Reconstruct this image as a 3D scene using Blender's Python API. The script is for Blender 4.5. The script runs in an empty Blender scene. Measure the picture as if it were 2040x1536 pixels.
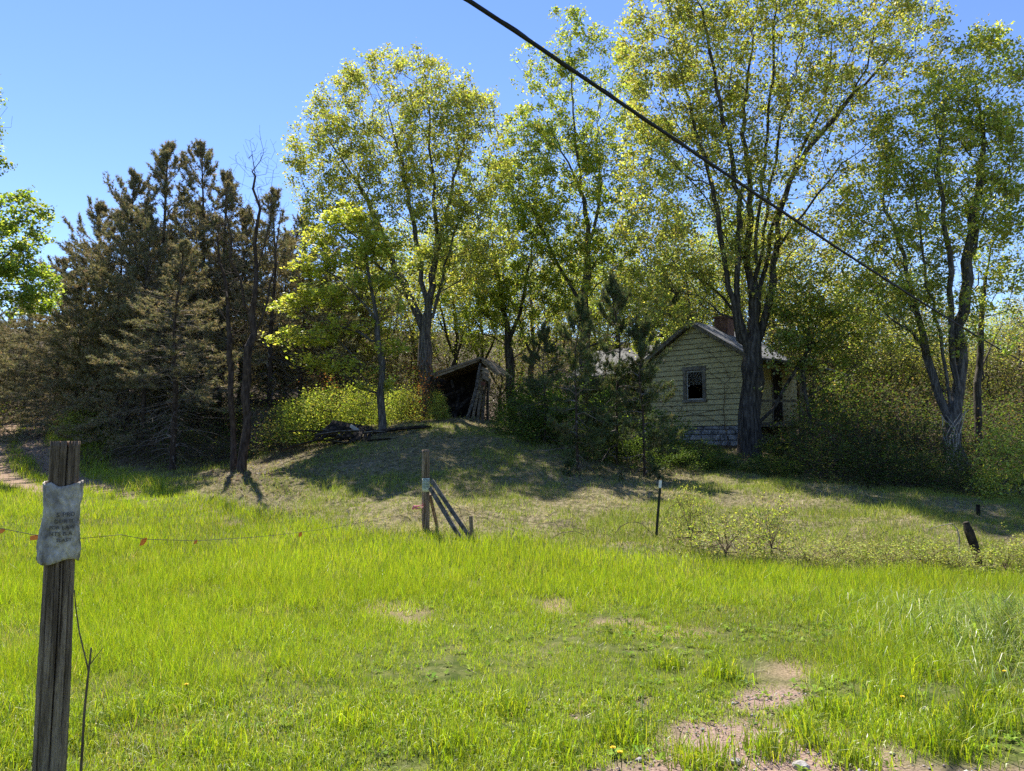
import bpy, math
import numpy as np
from mathutils import Vector, Matrix

# ---------------------------------------------------------------- camera, sky, sun, exposure
sc = bpy.context.scene
R = math.radians
PITCH = R(4.5); FPX = 1416.0; CAMZ = 1.6
cam = bpy.data.objects.new('camera', bpy.data.cameras.new('camera'))
sc.collection.objects.link(cam)
cam.location = (0, 0, CAMZ); cam.rotation_euler = (R(90) + PITCH, 0, 0)
cam.data.sensor_width = 36; cam.data.lens = 36 * FPX / 2040
cam.data.clip_start = 0.05; cam.data.clip_end = 2000
sc.camera = cam

SUN_AZ, SUN_EL = R(-23), R(55)          # azimuth from the view direction (+Y), negative = left
world = bpy.data.worlds.new('World'); sc.world = world; world.use_nodes = True
nt = world.node_tree; bg = nt.nodes['Background']
sky = nt.nodes.new('ShaderNodeTexSky'); sky.sky_type = 'NISHITA'; sky.sun_disc = False
sky.sun_elevation = SUN_EL; sky.sun_rotation = SUN_AZ
sky.altitude = 300; sky.air_density = 1.0; sky.dust_density = 0.0; sky.ozone_density = 3.0
hs = nt.nodes.new('ShaderNodeHueSaturation'); hs.inputs['Saturation'].default_value = 1.12; hs.inputs['Hue'].default_value = 0.512
nt.links.new(sky.outputs[0], hs.inputs['Color']); nt.links.new(hs.outputs[0], bg.inputs[0])
bg.inputs[1].default_value = 0.10
sun = bpy.data.objects.new('sun', bpy.data.lights.new('sun', 'SUN')); sc.collection.objects.link(sun)
sdir = Vector((math.cos(SUN_EL) * math.sin(SUN_AZ), math.cos(SUN_EL) * math.cos(SUN_AZ), math.sin(SUN_EL)))
sun.rotation_euler = sdir.to_track_quat('Z', 'Y').to_euler()
sun.data.energy = 5.0; sun.data.angle = R(0.53); sun.data.color = (1.0, 0.94, 0.84)
sc.view_settings.view_transform = 'Standard'; sc.view_settings.look = 'None'
sc.view_settings.gamma = 1.0; sc.view_settings.use_curve_mapping = False
sc.view_settings.exposure = 1.2
sc.render.engine = 'CYCLES'
sc.cycles.use_denoising = False
sc.cycles.max_bounces = 6; sc.cycles.diffuse_bounces = 3; sc.cycles.glossy_bounces = 2
sc.cycles.transmission_bounces = 4; sc.cycles.transparent_max_bounces = 6

# ---------------------------------------------------------------- helpers
rng = np.random.default_rng(11)
COL = sc.collection

def P(px, py, Y):
    """pixel of the 2040x1536 photograph + distance -> world point"""
    u = (px - 1020) / FPX; v = (768 - py) / FPX
    t = Y / (math.cos(PITCH) - v * math.sin(PITCH))
    return np.array([u * t, Y, CAMZ + t * (math.sin(PITCH) + v * math.cos(PITCH))])

def tag(o, label=None, cat=None, group=None, kind=None):
    for k, v in (('label', label), ('category', cat), ('group', group), ('kind', kind)):
        if v: o[k] = v
    return o

def empty(name, loc, rz=0.0):
    o = bpy.data.objects.new(name, None); COL.objects.link(o)
    o.location = tuple(float(c) for c in loc); o.rotation_euler = (0, 0, rz); o.empty_display_size = 0.2
    return o

def npmesh(name, V, faces, mat, parent=None, col=None, smooth=False, origin=None):
    """faces: list of (k,n) int arrays"""
    V = np.asarray(V, dtype=np.float32)
    if origin is not None: V = V - np.asarray(origin, dtype=np.float32)
    me = bpy.data.meshes.new(name)
    faces = [np.asarray(f, dtype=np.int32) for f in faces if len(f)]
    me.vertices.add(len(V)); me.vertices.foreach_set('co', V.ravel())
    loops = np.concatenate([f.ravel() for f in faces])
    sizes = np.concatenate([np.full(len(f), f.shape[1], np.int32) for f in faces])
    starts = np.concatenate([[0], np.cumsum(sizes)[:-1]]).astype(np.int32)
    me.loops.add(len(loops)); me.loops.foreach_set('vertex_index', loops)
    me.polygons.add(len(sizes)); me.polygons.foreach_set('loop_start', starts)
    try: me.polygons.foreach_set('loop_total', sizes)
    except Exception: pass
    if smooth: me.polygons.foreach_set('use_smooth', np.ones(len(sizes), bool))
    if col is not None:
        a = me.attributes.new('col', 'FLOAT_COLOR', 'POINT')
        c = np.ones((len(V), 4), np.float32); c[:, :col.shape[1]] = col
        a.data.foreach_set('color', c.ravel())
    me.update(calc_edges=True)
    if mat: me.materials.append(mat)
    o = bpy.data.objects.new(name, me); COL.objects.link(o)
    if parent: o.parent = parent
    elif origin is not None: o.location = tuple(float(c) for c in origin)
    return o

class MB:
    def __init__(s): s.v = []; s.f = []
    def add(s, vs, fs):
        b = len(s.v); s.v += [tuple(map(float, p)) for p in vs]; s.f += [tuple(b + i for i in f) for f in fs]; return s
    def box(s, x0, x1, y0, y1, z0, z1):
        return s.add([(x0,y0,z0),(x1,y0,z0),(x1,y1,z0),(x0,y1,z0),(x0,y0,z1),(x1,y0,z1),(x1,y1,z1),(x0,y1,z1)],
                     [(3,2,1,0),(4,5,6,7),(0,1,5,4),(1,2,6,5),(2,3,7,6),(3,0,4,7)])
    def beam(s, p0, p1, w, t, up=(0,0,1), seg=1, bend=None, jit=0.0):
        p0 = np.array(p0, float); p1 = np.array(p1, float); d = p1 - p0; d /= np.linalg.norm(d)
        a = np.cross(d, up); a /= max(np.linalg.norm(a), 1e-6); b = np.cross(a, d)
        vs = []
        for i in range(seg + 1):
            k = i / seg; c = p0 + (p1 - p0) * k
            if bend is not None: c = c + np.array(bend) * 4 * k * (1 - k)
            j = 1 + (rng.random() - .5) * jit
            for sa, sb in ((-1,-1),(1,-1),(1,1),(-1,1)): vs.append(c + a * sa * w / 2 * j + b * sb * t / 2)
        fs = [(0,1,2,3), tuple(4*seg + i for i in (3,2,1,0))]
        for i in range(seg):
            for q in range(4): fs.append((4*i + q, 4*i + 4 + q, 4*i + 4 + (q+1) % 4, 4*i + (q+1) % 4))
        return s.add(vs, fs)
    def tube(s, pts, rad, n=8, cap=True):
        pts = np.array(pts, float); m = len(pts); rad = np.broadcast_to(np.array(rad, float), (m,))
        tan = np.gradient(pts, axis=0); tan /= np.linalg.norm(tan, axis=1)[:, None] + 1e-9
        ref = np.array([1., 0, 0]) if abs(tan[0, 0]) < .8 else np.array([0, 1., 0])
        vs = []
        for i in range(m):
            a = np.cross(tan[i], ref); a /= np.linalg.norm(a) + 1e-9; b = np.cross(tan[i], a)
            for k in range(n):
                th = 2 * math.pi * k / n; vs.append(pts[i] + rad[i] * (math.cos(th) * a + math.sin(th) * b))
        fs = [(i*n + k, i*n + (k+1) % n, (i+1)*n + (k+1) % n, (i+1)*n + k) for i in range(m-1) for k in range(n)]
        if cap: fs += [tuple(range(n))[::-1], tuple((m-1)*n + k for k in range(n))]
        return s.add(vs, fs)
    def prism(s, poly, axis_vec):
        n = len(poly); av = np.array(axis_vec, float); vs = [np.array(p, float) for p in poly]; vs += [p + av for p in vs]
        return s.add(vs, [tuple(range(n))[::-1], tuple(range(n, 2*n))] + [(i, (i+1) % n, n + (i+1) % n, n + i) for i in range(n)])
    def build(s, name, mat, parent=None, origin=None, smooth=False):
        me = bpy.data.meshes.new(name); v = np.array(s.v)
        if origin is not None: v = v - np.array(origin)
        me.from_pydata(v.tolist(), [], s.f); me.update()
        if smooth: me.polygons.foreach_set('use_smooth', np.ones(len(me.polygons), bool))
        me.materials.append(mat)
        o = bpy.data.objects.new(name, me); COL.objects.link(o)
        if parent: o.parent = parent
        elif origin is not None: o.location = tuple(float(c) for c in origin)
        return o

def copy_tree(o, parent=None):
    c = o.copy(); COL.objects.link(c); c.parent = parent
    for ch in list(o.children): copy_tree(ch, c)
    return c

def smooth(e0, e1, x):
    t = np.clip((x - e0) / (e1 - e0), 0, 1); return t * t * (3 - 2 * t)

def vnoise(x, y, seed=0):
    x = np.asarray(x, float); y = np.asarray(y, float)
    xi = np.floor(x).astype(np.int64); yi = np.floor(y).astype(np.int64); fx = x - xi; fy = y - yi
    fx = fx * fx * (3 - 2 * fx); fy = fy * fy * (3 - 2 * fy)
    def h(i, j):
        n = (i * 374761393 + j * 668265263 + seed * 1442695041) & 0xffffffff
        n = ((n ^ (n >> 13)) * 1274126177) & 0xffffffff
        return ((n ^ (n >> 16)) & 0xffff) / 65535.0
    return (h(xi, yi) * (1-fx) + h(xi+1, yi) * fx) * (1-fy) + (h(xi, yi+1) * (1-fx) + h(xi+1, yi+1) * fx) * fy

def fbm(x, y, seed=0, o=3):
    s = 0; a = .5
    for i in range(o): s = s + a * vnoise(x * 2**i, y * 2**i, seed + i); a *= .5
    return s / (1 - .5**o)

# ---------------------------------------------------------------- materials
def nodes_of(name):
    m = bpy.data.materials.new(name); m.use_nodes = True; n = m.node_tree
    return m, n, n.nodes['Principled BSDF'], n.nodes['Material Output']

def surf(name, c1, c2, scale=6.0, rough=0.85, bump=0.3, stretch=(1,1,1), c3=None, fine=40.0, spec=0.2, lo=0.35, hi=0.65):
    """weathered surface: two or three colours blended by noise, fine grain, bump"""
    m, n, b, out = nodes_of(name); L = n.links.new
    tc = n.nodes.new('ShaderNodeTexCoord'); mp = n.nodes.new('ShaderNodeMapping'); mp.inputs['Scale'].default_value = stretch
    L(tc.outputs['Object'], mp.inputs[0])
    n1 = n.nodes.new('ShaderNodeTexNoise'); n1.inputs['Scale'].default_value = scale; n1.inputs['Detail'].default_value = 6
    n2 = n.nodes.new('ShaderNodeTexNoise'); n2.inputs['Scale'].default_value = fine; n2.inputs['Detail'].default_value = 4
    L(mp.outputs[0], n1.inputs[0]); L(mp.outputs[0], n2.inputs[0])
    r = n.nodes.new('ShaderNodeValToRGB'); r.color_ramp.elements[0].position = lo; r.color_ramp.elements[1].position = hi
    r.color_ramp.elements[0].color = (*c1, 1); r.color_ramp.elements[1].color = (*c2, 1)
    if c3: e = r.color_ramp.elements.new((lo + hi) / 2); e.color = (*c3, 1)
    L(n1.outputs[0], r.inputs[0])
    mx = n.nodes.new('ShaderNodeMix'); mx.data_type = 'RGBA'; mx.blend_type = 'MULTIPLY'; mx.inputs[0].default_value = 0.6
    r2 = n.nodes.new('ShaderNodeValToRGB'); r2.color_ramp.elements[0].position = .3; r2.color_ramp.elements[1].position = .7
    r2.color_ramp.elements[0].color = (.45,.45,.45,1); r2.color_ramp.elements[1].color = (1.25,1.25,1.25,1)
    L(n2.outputs[0], r2.inputs[0]); L(r.outputs[0], mx.inputs[6]); L(r2.outputs[0], mx.inputs[7])
    L(mx.outputs[2], b.inputs['Base Color']); b.inputs['Roughness'].default_value = rough
    b.inputs['Specular IOR Level'].default_value = spec
    bp = n.nodes.new('ShaderNodeBump'); bp.inputs['Strength'].default_value = bump; bp.inputs['Distance'].default_value = .02
    L(n2.outputs[0], bp.inputs['Height']); L(bp.outputs[0], b.inputs['Normal'])
    return m

def leafmat(name, trans=0.5, tcol=(1.25, 1.2, 0.5), gloss=0.05, rough=0.45):
    m, n, b, out = nodes_of(name); L = n.links.new; n.nodes.remove(b)
    at = n.nodes.new('ShaderNodeAttribute'); at.attribute_name = 'col'
    d = n.nodes.new('ShaderNodeBsdfDiffuse'); t = n.nodes.new('ShaderNodeBsdfTranslucent'); g = n.nodes.new('ShaderNodeBsdfGlossy')
    vm = n.nodes.new('ShaderNodeVectorMath'); vm.operation = 'MULTIPLY'; vm.inputs[1].default_value = tcol
    L(at.outputs['Color'], d.inputs[0]); L(at.outputs['Color'], vm.inputs[0]); L(vm.outputs[0], t.inputs[0])
    g.inputs['Roughness'].default_value = rough; g.inputs[0].default_value = (1, 1, 1, 1)
    m1 = n.nodes.new('ShaderNodeMixShader'); m1.inputs[0].default_value = trans; L(d.outputs[0], m1.inputs[1]); L(t.outputs[0], m1.inputs[2])
    m2 = n.nodes.new('ShaderNodeMixShader'); m2.inputs[0].default_value = gloss; L(m1.outputs[0], m2.inputs[1]); L(g.outputs[0], m2.inputs[2])
    L(m2.outputs[0], out.inputs[0]); return m

def plain(name, c, rough=.7, metal=0.0, spec=.3):
    m, n, b, out = nodes_of(name); b.inputs['Base Color'].default_value = (*c, 1); b.inputs['Roughness'].default_value = rough
    b.inputs['Metallic'].default_value = metal; b.inputs['Specular IOR Level'].default_value = spec; return m

M = {}
M['leaf'] = leafmat('maple_leaf', .55, (1.22, 1.2, .6), .03)
M['shrubleaf'] = leafmat('shrub_leaf', .45, (1.2, 1.2, .5), .006, .6)
M['needle'] = leafmat('pine_needle', .32, (1.12, 1.05, .6), .015)
M['grass'] = leafmat('grass_blade', .5, (1.2, 1.2, .4), .03, .4)
M['weed'] = leafmat('weed_leaf', .4, (1.15, 1.2, .5), .0, .6)
M['dry'] = leafmat('dry_grass_blade', .42, (1.12, 1.1, .7), .015, .5)
M['bark'] = surf('maple_bark', (.030,.026,.022), (.135,.120,.100), 3, .95, 1.0, (5,5,.9), (.07,.06,.05), 14)
M['barkgrey'] = surf('grey_bark', (.05,.045,.04), (.19,.175,.155), 4, .95, .8, (5,5,.8), (.10,.09,.08), 16)
M['pinebark'] = surf('pine_bark', (.035,.024,.018), (.115,.085,.065), 4, .95, .9, (4,4,1), (.07,.05,.04), 18)
M['deadtwig'] = surf('grey_dead_twig', (.10,.082,.068), (.27,.235,.205), 3, .95, .1)
M['twig'] = surf('twig_bark', (.045,.034,.027), (.13,.105,.085), 3, .95, .2)
M['post'] = surf('weathered_post_wood', (.13,.092,.062), (.43,.325,.235), 3.5, .9, .9, (9,9,.7), (.28,.205,.145), 28)
M['plank'] = surf('grey_plank_wood', (.06,.052,.045), (.21,.19,.165), 4, .9, .7, (3,3,3), (.13,.115,.1), 22)
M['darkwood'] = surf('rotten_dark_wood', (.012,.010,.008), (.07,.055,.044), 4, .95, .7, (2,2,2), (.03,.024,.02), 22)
M['tanwood'] = surf('tan_plank_wood', (.16,.12,.08), (.38,.30,.21), 3, .9, .5, (2,2,5), (.26,.20,.14), 25)
M['siding'] = surf('yellow_siding_paint', (.42,.365,.19), (.62,.55,.30), 2.2, .75, .35, (1.2,1.2,5), (.55,.485,.26), 30, .25, .3, .62)
M['trim'] = surf('weathered_trim_paint', (.10,.085,.065), (.26,.23,.18), 4, .85, .4, (2,2,2))
M['casing'] = surf('grey_casing_paint', (.13,.12,.10), (.27,.25,.21), 5, .85, .4)
M['sash'] = surf('white_sash_paint', (.40,.39,.35), (.6,.58,.53), 8, .7, .3)
M['inside'] = surf('dark_interior_boards', (.02,.017,.014), (.06,.05,.04), 3, .95, .3)
M['shingle'] = surf('grey_shingle', (.09,.09,.092), (.26,.26,.265), 5, .9, .6, (1,1,1), (.16,.16,.165), 30)
M['roofedge'] = surf('brown_roof_board', (.12,.085,.055), (.30,.23,.165), 5, .9, .5, (2,2,2), (.2,.15,.1), 30)
M['stone'] = surf('whitewashed_stone', (.16,.16,.16), (.46,.46,.455), 4, .95, .8, (1,1,1), (.32,.32,.32), 18)
M['brick'] = surf('chimney_brick', (.09,.05,.04), (.2,.12,.095), 8, .95, .6)
M['paper'] = surf('weathered_paper', (.19,.16,.13), (.62,.56,.49), 13, .8, .6, (1,1,.7), (.44,.39,.335), 60)
M['ink'] = plain('faded_ink', (.07,.065,.065), .9)
M['signpaper'] = surf('pale_sign_paper', (.48,.55,.45), (.66,.72,.62), 12, .6, .1)
M['signink'] = plain('black_sign_ink', (.02,.025,.02), .8)
M['orange'] = plain('orange_flagging', (1.0,.28,.03), .5)
M['pink'] = plain('faded_pink_ribbon', (.75,.22,.24), .5)
M['wire'] = plain('rusty_wire', (.055,.05,.04), .6, .5)
M['cable'] = plain('black_cable', (.012,.012,.014), .6)
M['tpost'] = plain('dark_green_post_paint', (.018,.026,.020), .55)
M['white'] = plain('white_post_tip_paint', (.72,.74,.74), .5)
M['rock'] = surf('pale_rock', (.25,.23,.21), (.5,.47,.43), 6, .95, .6)
M['petal'] = plain('dandelion_petal', (.85,.55,.02), .6)
M['cane'] = surf('brown_cane', (.09,.06,.04), (.2,.15,.1), 5, .9, .2)
M['deadstem'] = surf('pale_dead_stem', (.3,.26,.2), (.52,.47,.39), 5, .9, .2)
M['rust'] = surf('rusty_plate', (.09,.035,.02), (.2,.08,.05), 8, .9, .3)
g, gn, gb, go = nodes_of('window_glass')
gb.inputs['Base Color'].default_value = (.02,.022,.022,1); gb.inputs['Roughness'].default_value = .12
gb.inputs['Alpha'].default_value = .35; M['glass'] = g
g, gn, gb, go = nodes_of('pebbles'); at = gn.nodes.new('ShaderNodeAttribute'); at.attribute_name = 'col'
gn.links.new(at.outputs['Color'], gb.inputs['Base Color']); gb.inputs['Roughness'].default_value = .95; M['pebble'] = g

# ---------------------------------------------------------------- terrain
ctrl_px = [(60,905,26),(60,840,34),(110,815,42),(220,920,25),(235,885,26),(350,945,21),(400,985,17),(550,1020,14.5),(700,1050,12.8),
  (848,1056,12),(950,1085,11),(1310,1076,11.5),(1470,1120,10),(1945,1128,10),(2035,1140,9.6),(480,942,20),(580,962,17),(700,882,21),
  (762,866,21.5),(900,852,22),(1000,890,20),(1000,960,16.5),(850,960,16.5),(850,1020,13.5),(1150,938,18),(1280,952,18),(1300,1010,14),
  (1490,908,23),(1490,965,17),(1600,1005,14.5),(1905,945,21),(1950,1020,14),(1800,1062,12),(940,836,25),(1385,884,27.5),(1290,872,29),
  (1600,890,26),(620,880,24),(1100,860,25),(850,838,26.5)]
ctrl = [tuple(P(*c)) for c in ctrl_px]
ctrl += [(x, y, 0.0) for x in (-9,-5,-2,0,2.5,5,9) for y in (-2, 2.5, 6)] + [(-6.5,9,0.02),(0,8.5,0),(4,8,-.05),(-10,12,.12),(-14,18,.4),(10,7,0),(14,12,.05)]
ctrl += [(-16,45,3.4),(0,45,3.0),(14,45,2.2),(30,40,1.6),(-30,35,2.4),(-30,15,.8),(22,22,.6),(30,8,0),(-30,-15,0),(30,-15,0),(0,-20,0),
         (-45,85,15),(0,85,13),(50,85,10),(-28,58,6.4),(5,58,5.4),(36,58,4.2),(75,30,2.0),(-75,30,3.0),(-22,26,1.3),(-20,20,.7)]
ctrl = np.array(ctrl)
def _tps(r2): return np.where(r2 > 1e-9, .5 * r2 * np.log(np.maximum(r2, 1e-9)), 0)
_n = len(ctrl); _c = ctrl[:, :2] / 20.0
_K = _tps(((_c[:, None] - _c[None]) ** 2).sum(-1)) + np.eye(_n) * 0.002
_Pm = np.c_[np.ones(_n), _c]; _A = np.zeros((_n+3, _n+3)); _A[:_n,:_n] = _K; _A[:_n,_n:] = _Pm; _A[_n:,:_n] = _Pm.T
_w = np.linalg.solve(_A, np.r_[ctrl[:, 2], 0, 0, 0])
def height0(x, y):
    x = np.asarray(x, float); y = np.asarray(y, float); sh = x.shape; q = np.c_[x.ravel(), y.ravel()] / 20.0
    out = np.empty(len(q))
    for i in range(0, len(q), 20000):
        qq = q[i:i+20000]; k = _tps(((qq[:, None] - _c[None]) ** 2).sum(-1)); out[i:i+20000] = k @ _w[:_n] + _w[_n] + qq @ _w[_n+1:]
    return out.reshape(sh)

_ed = np.array([(-60,33),(-25,33),(-16.5,31),(-14.1,25),(-7.4,17),(-4.8,14.3),(-2.9,12.6),(-1.46,11.9),(-.54,11.1),(2.17,10.5),(3.1,9.7),(6.1,9.2),(6.6,9.1),(12,8),(60,6)])
def edge_y(x): return np.interp(x, _ed[:, 0], _ed[:, 1])
def lawn(x, y): return smooth(-.5, .5, edge_y(x) - y + (fbm(x * .9, y * .9, 5) - .5) * 1.6)
def flat(px, py): 
    p = P(px, py, 1.0); k = -CAMZ / (p[2] - CAMZ); return (p[0] * k, k)
ruts = [[flat(*q) for q in ((1560,1560),(1380,1450),(1130,1340),(800,1235),(660,1192),(480,1178),(360,1165),(240,1110))] + [(-9.0,15.2),(-12.3,18.5),(-14.6,21),(-17.5,24),(-20,27.5),(-22.5,32),(-26,38)],
        [flat(*q) for q in ((1900,1560),(1640,1375),(1400,1290),(1150,1215),(900,1150),(640,1090))] + [(-7.2,15.5),(-10.5,18.5),(-14,22.5),(-16.4,25.2),(-18.3,27.2),(-20.7,31),(-24.5,38)]]
def seg_dist(x, y, pl):
    d = np.full(np.shape(x), 1e9)
    for (ax, ay), (bx, by) in zip(pl[:-1], pl[1:]):
        vx, vy = bx-ax, by-ay; t = np.clip(((x-ax)*vx + (y-ay)*vy) / (vx*vx + vy*vy), 0, 1)
        d = np.minimum(d, np.hypot(x-ax-t*vx, y-ay-t*vy))
    return d
def bare(x, y):
    d = np.minimum(seg_dist(x, y, ruts[0]), seg_dist(x, y, ruts[1]))
    wid = .24 + .2 * fbm(x*.7, y*.7, 21) + .12 * smooth(15, 22, y); far = smooth(16, 22, y)
    patch = smooth(.55, .72, fbm(x*2.3, y*2.3, 33) + .06 * smooth(7, 3, y) + far * .5) * .9
    return smooth(wid * 1.6, wid * .5, d) * np.clip(patch + far * .6, 0, 1)
def gravel(x, y):
    e = ((x - 1.35) / 1.0) ** 2 + ((y - 3.75) / .80) ** 2; e2 = ((x - 3.1) / .8) ** 2 + ((y - 2.7) / .55) ** 2
    n = fbm(x*2.6, y*2.6, 44)
    e3 = ((x - .35) / .55) ** 2 + ((y - 3.15) / .35) ** 2
    return np.maximum(np.maximum(smooth(.62, .34, e * .6 + (n - .5) * 2.4), smooth(.7, .4, e2 * .6 + (n-.5)*1.6)), smooth(.6, .35, e3 * .5 + (n-.5) * 1.3))
def litter(x, y):
    ax = smooth(-3.5, -7, x) * smooth(0, 2.0, y - edge_y(x))
    ay = smooth(22, 26, y + (x > 2) * 3)
    return np.clip(np.maximum(ax, ay) * (.4 + .9 * fbm(x*.6, y*.6, 51)) + smooth(32, 40, y), 0, 1)
def height(x, y):
    x = np.asarray(x, float); y = np.asarray(y, float)
    w = smooth(70, 130, np.hypot(x, y - 20)); h = height0(np.clip(x, -140, 140), np.clip(y, -140, 150)) * (1 - w) + 15 * w
    bank = 1 - lawn(x, y); near = smooth(45, 20, np.hypot(x, y - 10))
    h = h + near * ((fbm(x*1.1, y*1.1, 3) - .5) * (.05 + .16 * bank) + (vnoise(x*3.1, y*3.1, 9) - .5) * (.015 + .07 * bank))
    h = h - .03 * bare(x, y) * near
    return h
def H(x, y): return float(height(np.array([x]), np.array([y]))[0])

def axis(lo, hi, step, ends, grow=1.22):
    a = list(np.arange(lo, hi + 1e-6, step)); s = step
    while a[-1] < ends[1]: s *= grow; a.append(a[-1] + s)
    s = step
    while a[0] > ends[0]: s *= grow; a.insert(0, a[0] - s)
    return np.array(a)
xs = axis(-22, 22, .2, (-700, 700)); ys = axis(1.5, 34, .2, (-300, 900))
gx, gy = np.meshgrid(xs, ys); gz = height(gx, gy); nx, ny = len(xs), len(ys)
ii = np.arange(nx * ny).reshape(ny, nx)
gq = np.c_[ii[:-1,:-1].ravel(), ii[:-1,1:].ravel(), ii[1:,1:].ravel(), ii[1:,:-1].ravel()]
gc = np.stack([lawn(gx, gy), bare(gx, gy), gravel(gx, gy), litter(gx, gy)], -1).reshape(-1, 4)
m, n, b, out = nodes_of('ground_soil'); L = n.links.new
at = n.nodes.new('ShaderNodeAttribute'); at.attribute_name = 'col'
sp = n.nodes.new('ShaderNodeSeparateColor'); L(at.outputs['Color'], sp.inputs[0])
tc = n.nodes.new('ShaderNodeTexCoord')
def nz(scale, det=6):
    q = n.nodes.new('ShaderNodeTexNoise'); q.inputs['Scale'].default_value = scale; q.inputs['Detail'].default_value = det; L(tc.outputs['Object'], q.inputs[0]); return q
def ramp(src, c1, c2, a=.35, bb=.65):
    r = n.nodes.new('ShaderNodeValToRGB'); r.color_ramp.elements[0].position = a; r.color_ramp.elements[1].position = bb
    r.color_ramp.elements[0].color = (*c1, 1); r.color_ramp.elements[1].color = (*c2, 1); L(src, r.inputs[0]); return r.outputs[0]
def mix(f, a, bb):
    q = n.nodes.new('ShaderNodeMix'); q.data_type = 'RGBA'; L(f, q.inputs[0]); L(a, q.inputs[6]); L(bb, q.inputs[7]); return q.outputs[2]
nA, nB, nC = nz(1.3), nz(9), nz(60)
c_lawn = ramp(nB.outputs[0], (.045,.065,.012), (.12,.13,.04)); c_bank = ramp(nB.outputs[0], (.07,.065,.03), (.24,.20,.12))
c_bare = ramp(nC.outputs[0], (.17,.115,.075), (.36,.26,.185)); c_grav = ramp(nC.outputs[0], (.15,.10,.08), (.36,.255,.205), .3, .7)
c_lit = ramp(nB.outputs[0], (.04,.03,.02), (.12,.09,.062))
cc = mix(sp.outputs[0], c_bank, c_lawn); cc = mix(at.outputs['Alpha'], cc, c_lit); cc = mix(sp.outputs[1], cc, c_bare); cc = mix(sp.outputs[2], cc, c_grav)
L(cc, b.inputs['Base Color']); b.inputs['Roughness'].default_value = 1.0; b.inputs['Specular IOR Level'].default_value = .1
bp = n.nodes.new('ShaderNodeBump'); bp.inputs['Strength'].default_value = .6; bp.inputs['Distance'].default_value = .03; L(nC.outputs[0], bp.inputs['Height']); L(bp.outputs[0], b.inputs['Normal'])
tag(npmesh('ground', np.c_[gx.ravel(), gy.ravel(), gz.ravel()], [gq], m, col=gc, smooth=True), kind='structure',
    label='grassy field with a rutted dirt track rising to a wooded bank')
#--PART2--
# ---------------------------------------------------------------- trees
def densify(pl, step=.5, jit=.04):
    pl = np.array(pl, float); out = [pl[0]]
    for i in range(len(pl) - 1):
        p0 = pl[max(i-1, 0)]; p1 = pl[i]; p2 = pl[i+1]; p3 = pl[min(i+2, len(pl)-1)]
        k = max(1, int(np.linalg.norm(p2 - p1) / step))
        for j in range(1, k + 1):
            t = j / k
            q = .5 * ((2*p1) + (p2-p0)*t + (2*p0-5*p1+4*p2-p3)*t*t + (3*p1-p0-3*p2+p3)*t**3)
            out.append(q + (rng.normal(size=3) * jit if j < k or i < len(pl)-2 else 0))
    return np.array(out)

def grow(stems, pts, bf=.35, step=.45, up_pen=1.0, rise=.06):
    """stems: list of polylines (the first starts at the base); pts: crown points -> pos, parent"""
    cap = 60000; pos = np.zeros((cap, 3)); par = np.full(cap, -1); pl = np.zeros(cap); k = 0
    for si, s in enumerate(stems):
        s = densify(s, step)
        if si == 0: last = -1
        else:
            last = int(np.argmin(((pos[:k] - s[0]) ** 2).sum(1))); s = s[1:]
        for q in s:
            pos[k] = q; par[k] = last; pl[k] = 0 if last < 0 else pl[last] + np.linalg.norm(q - pos[last]); last = k; k += 1
    base = pos[0]
    stem_top = np.concatenate([[0], np.arange(1, k)])
    d0 = np.min(((pts[:, None] - pos[None, :k]) ** 2).sum(-1), axis=1)
    order = np.argsort(np.sqrt(d0) + rng.random(len(pts)) * .3)
    zmin = base[2] + .15 * (pts[:, 2].max() - base[2])
    for i in order:
        p = pts[i]; dv = p - pos[:k]; d = np.sqrt((dv ** 2).sum(1))
        cost = d + bf * pl[:k] + up_pen * np.maximum(0, pos[:k, 2] + .25 * d - p[2]) + 50 * (pos[:k, 2] < zmin)
        j = int(np.argmin(cost)); L_ = d[j]; m_ = max(1, int(L_ / step)); a = pos[j].copy(); last = j
        if k + m_ >= cap: break
        for t in range(1, m_ + 1):
            f = t / m_; q = a + (p - a) * f; q[2] -= rise * L_ * 4 * f * (1 - f)
            if t < m_: q = q + rng.normal(size=3) * .03
            pos[k] = q; par[k] = last; pl[k] = pl[last] + L_ / m_; last = k; k += 1
    return pos[:k].copy(), par[:k].copy()

def tips_of(par):
    n_ = len(par); has = np.zeros(n_, bool); has[par[par >= 0]] = True; cnt = (~has).astype(float)
    for i in range(n_ - 1, 0, -1):
        if par[i] >= 0: cnt[par[i]] += cnt[i]
    return cnt

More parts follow.
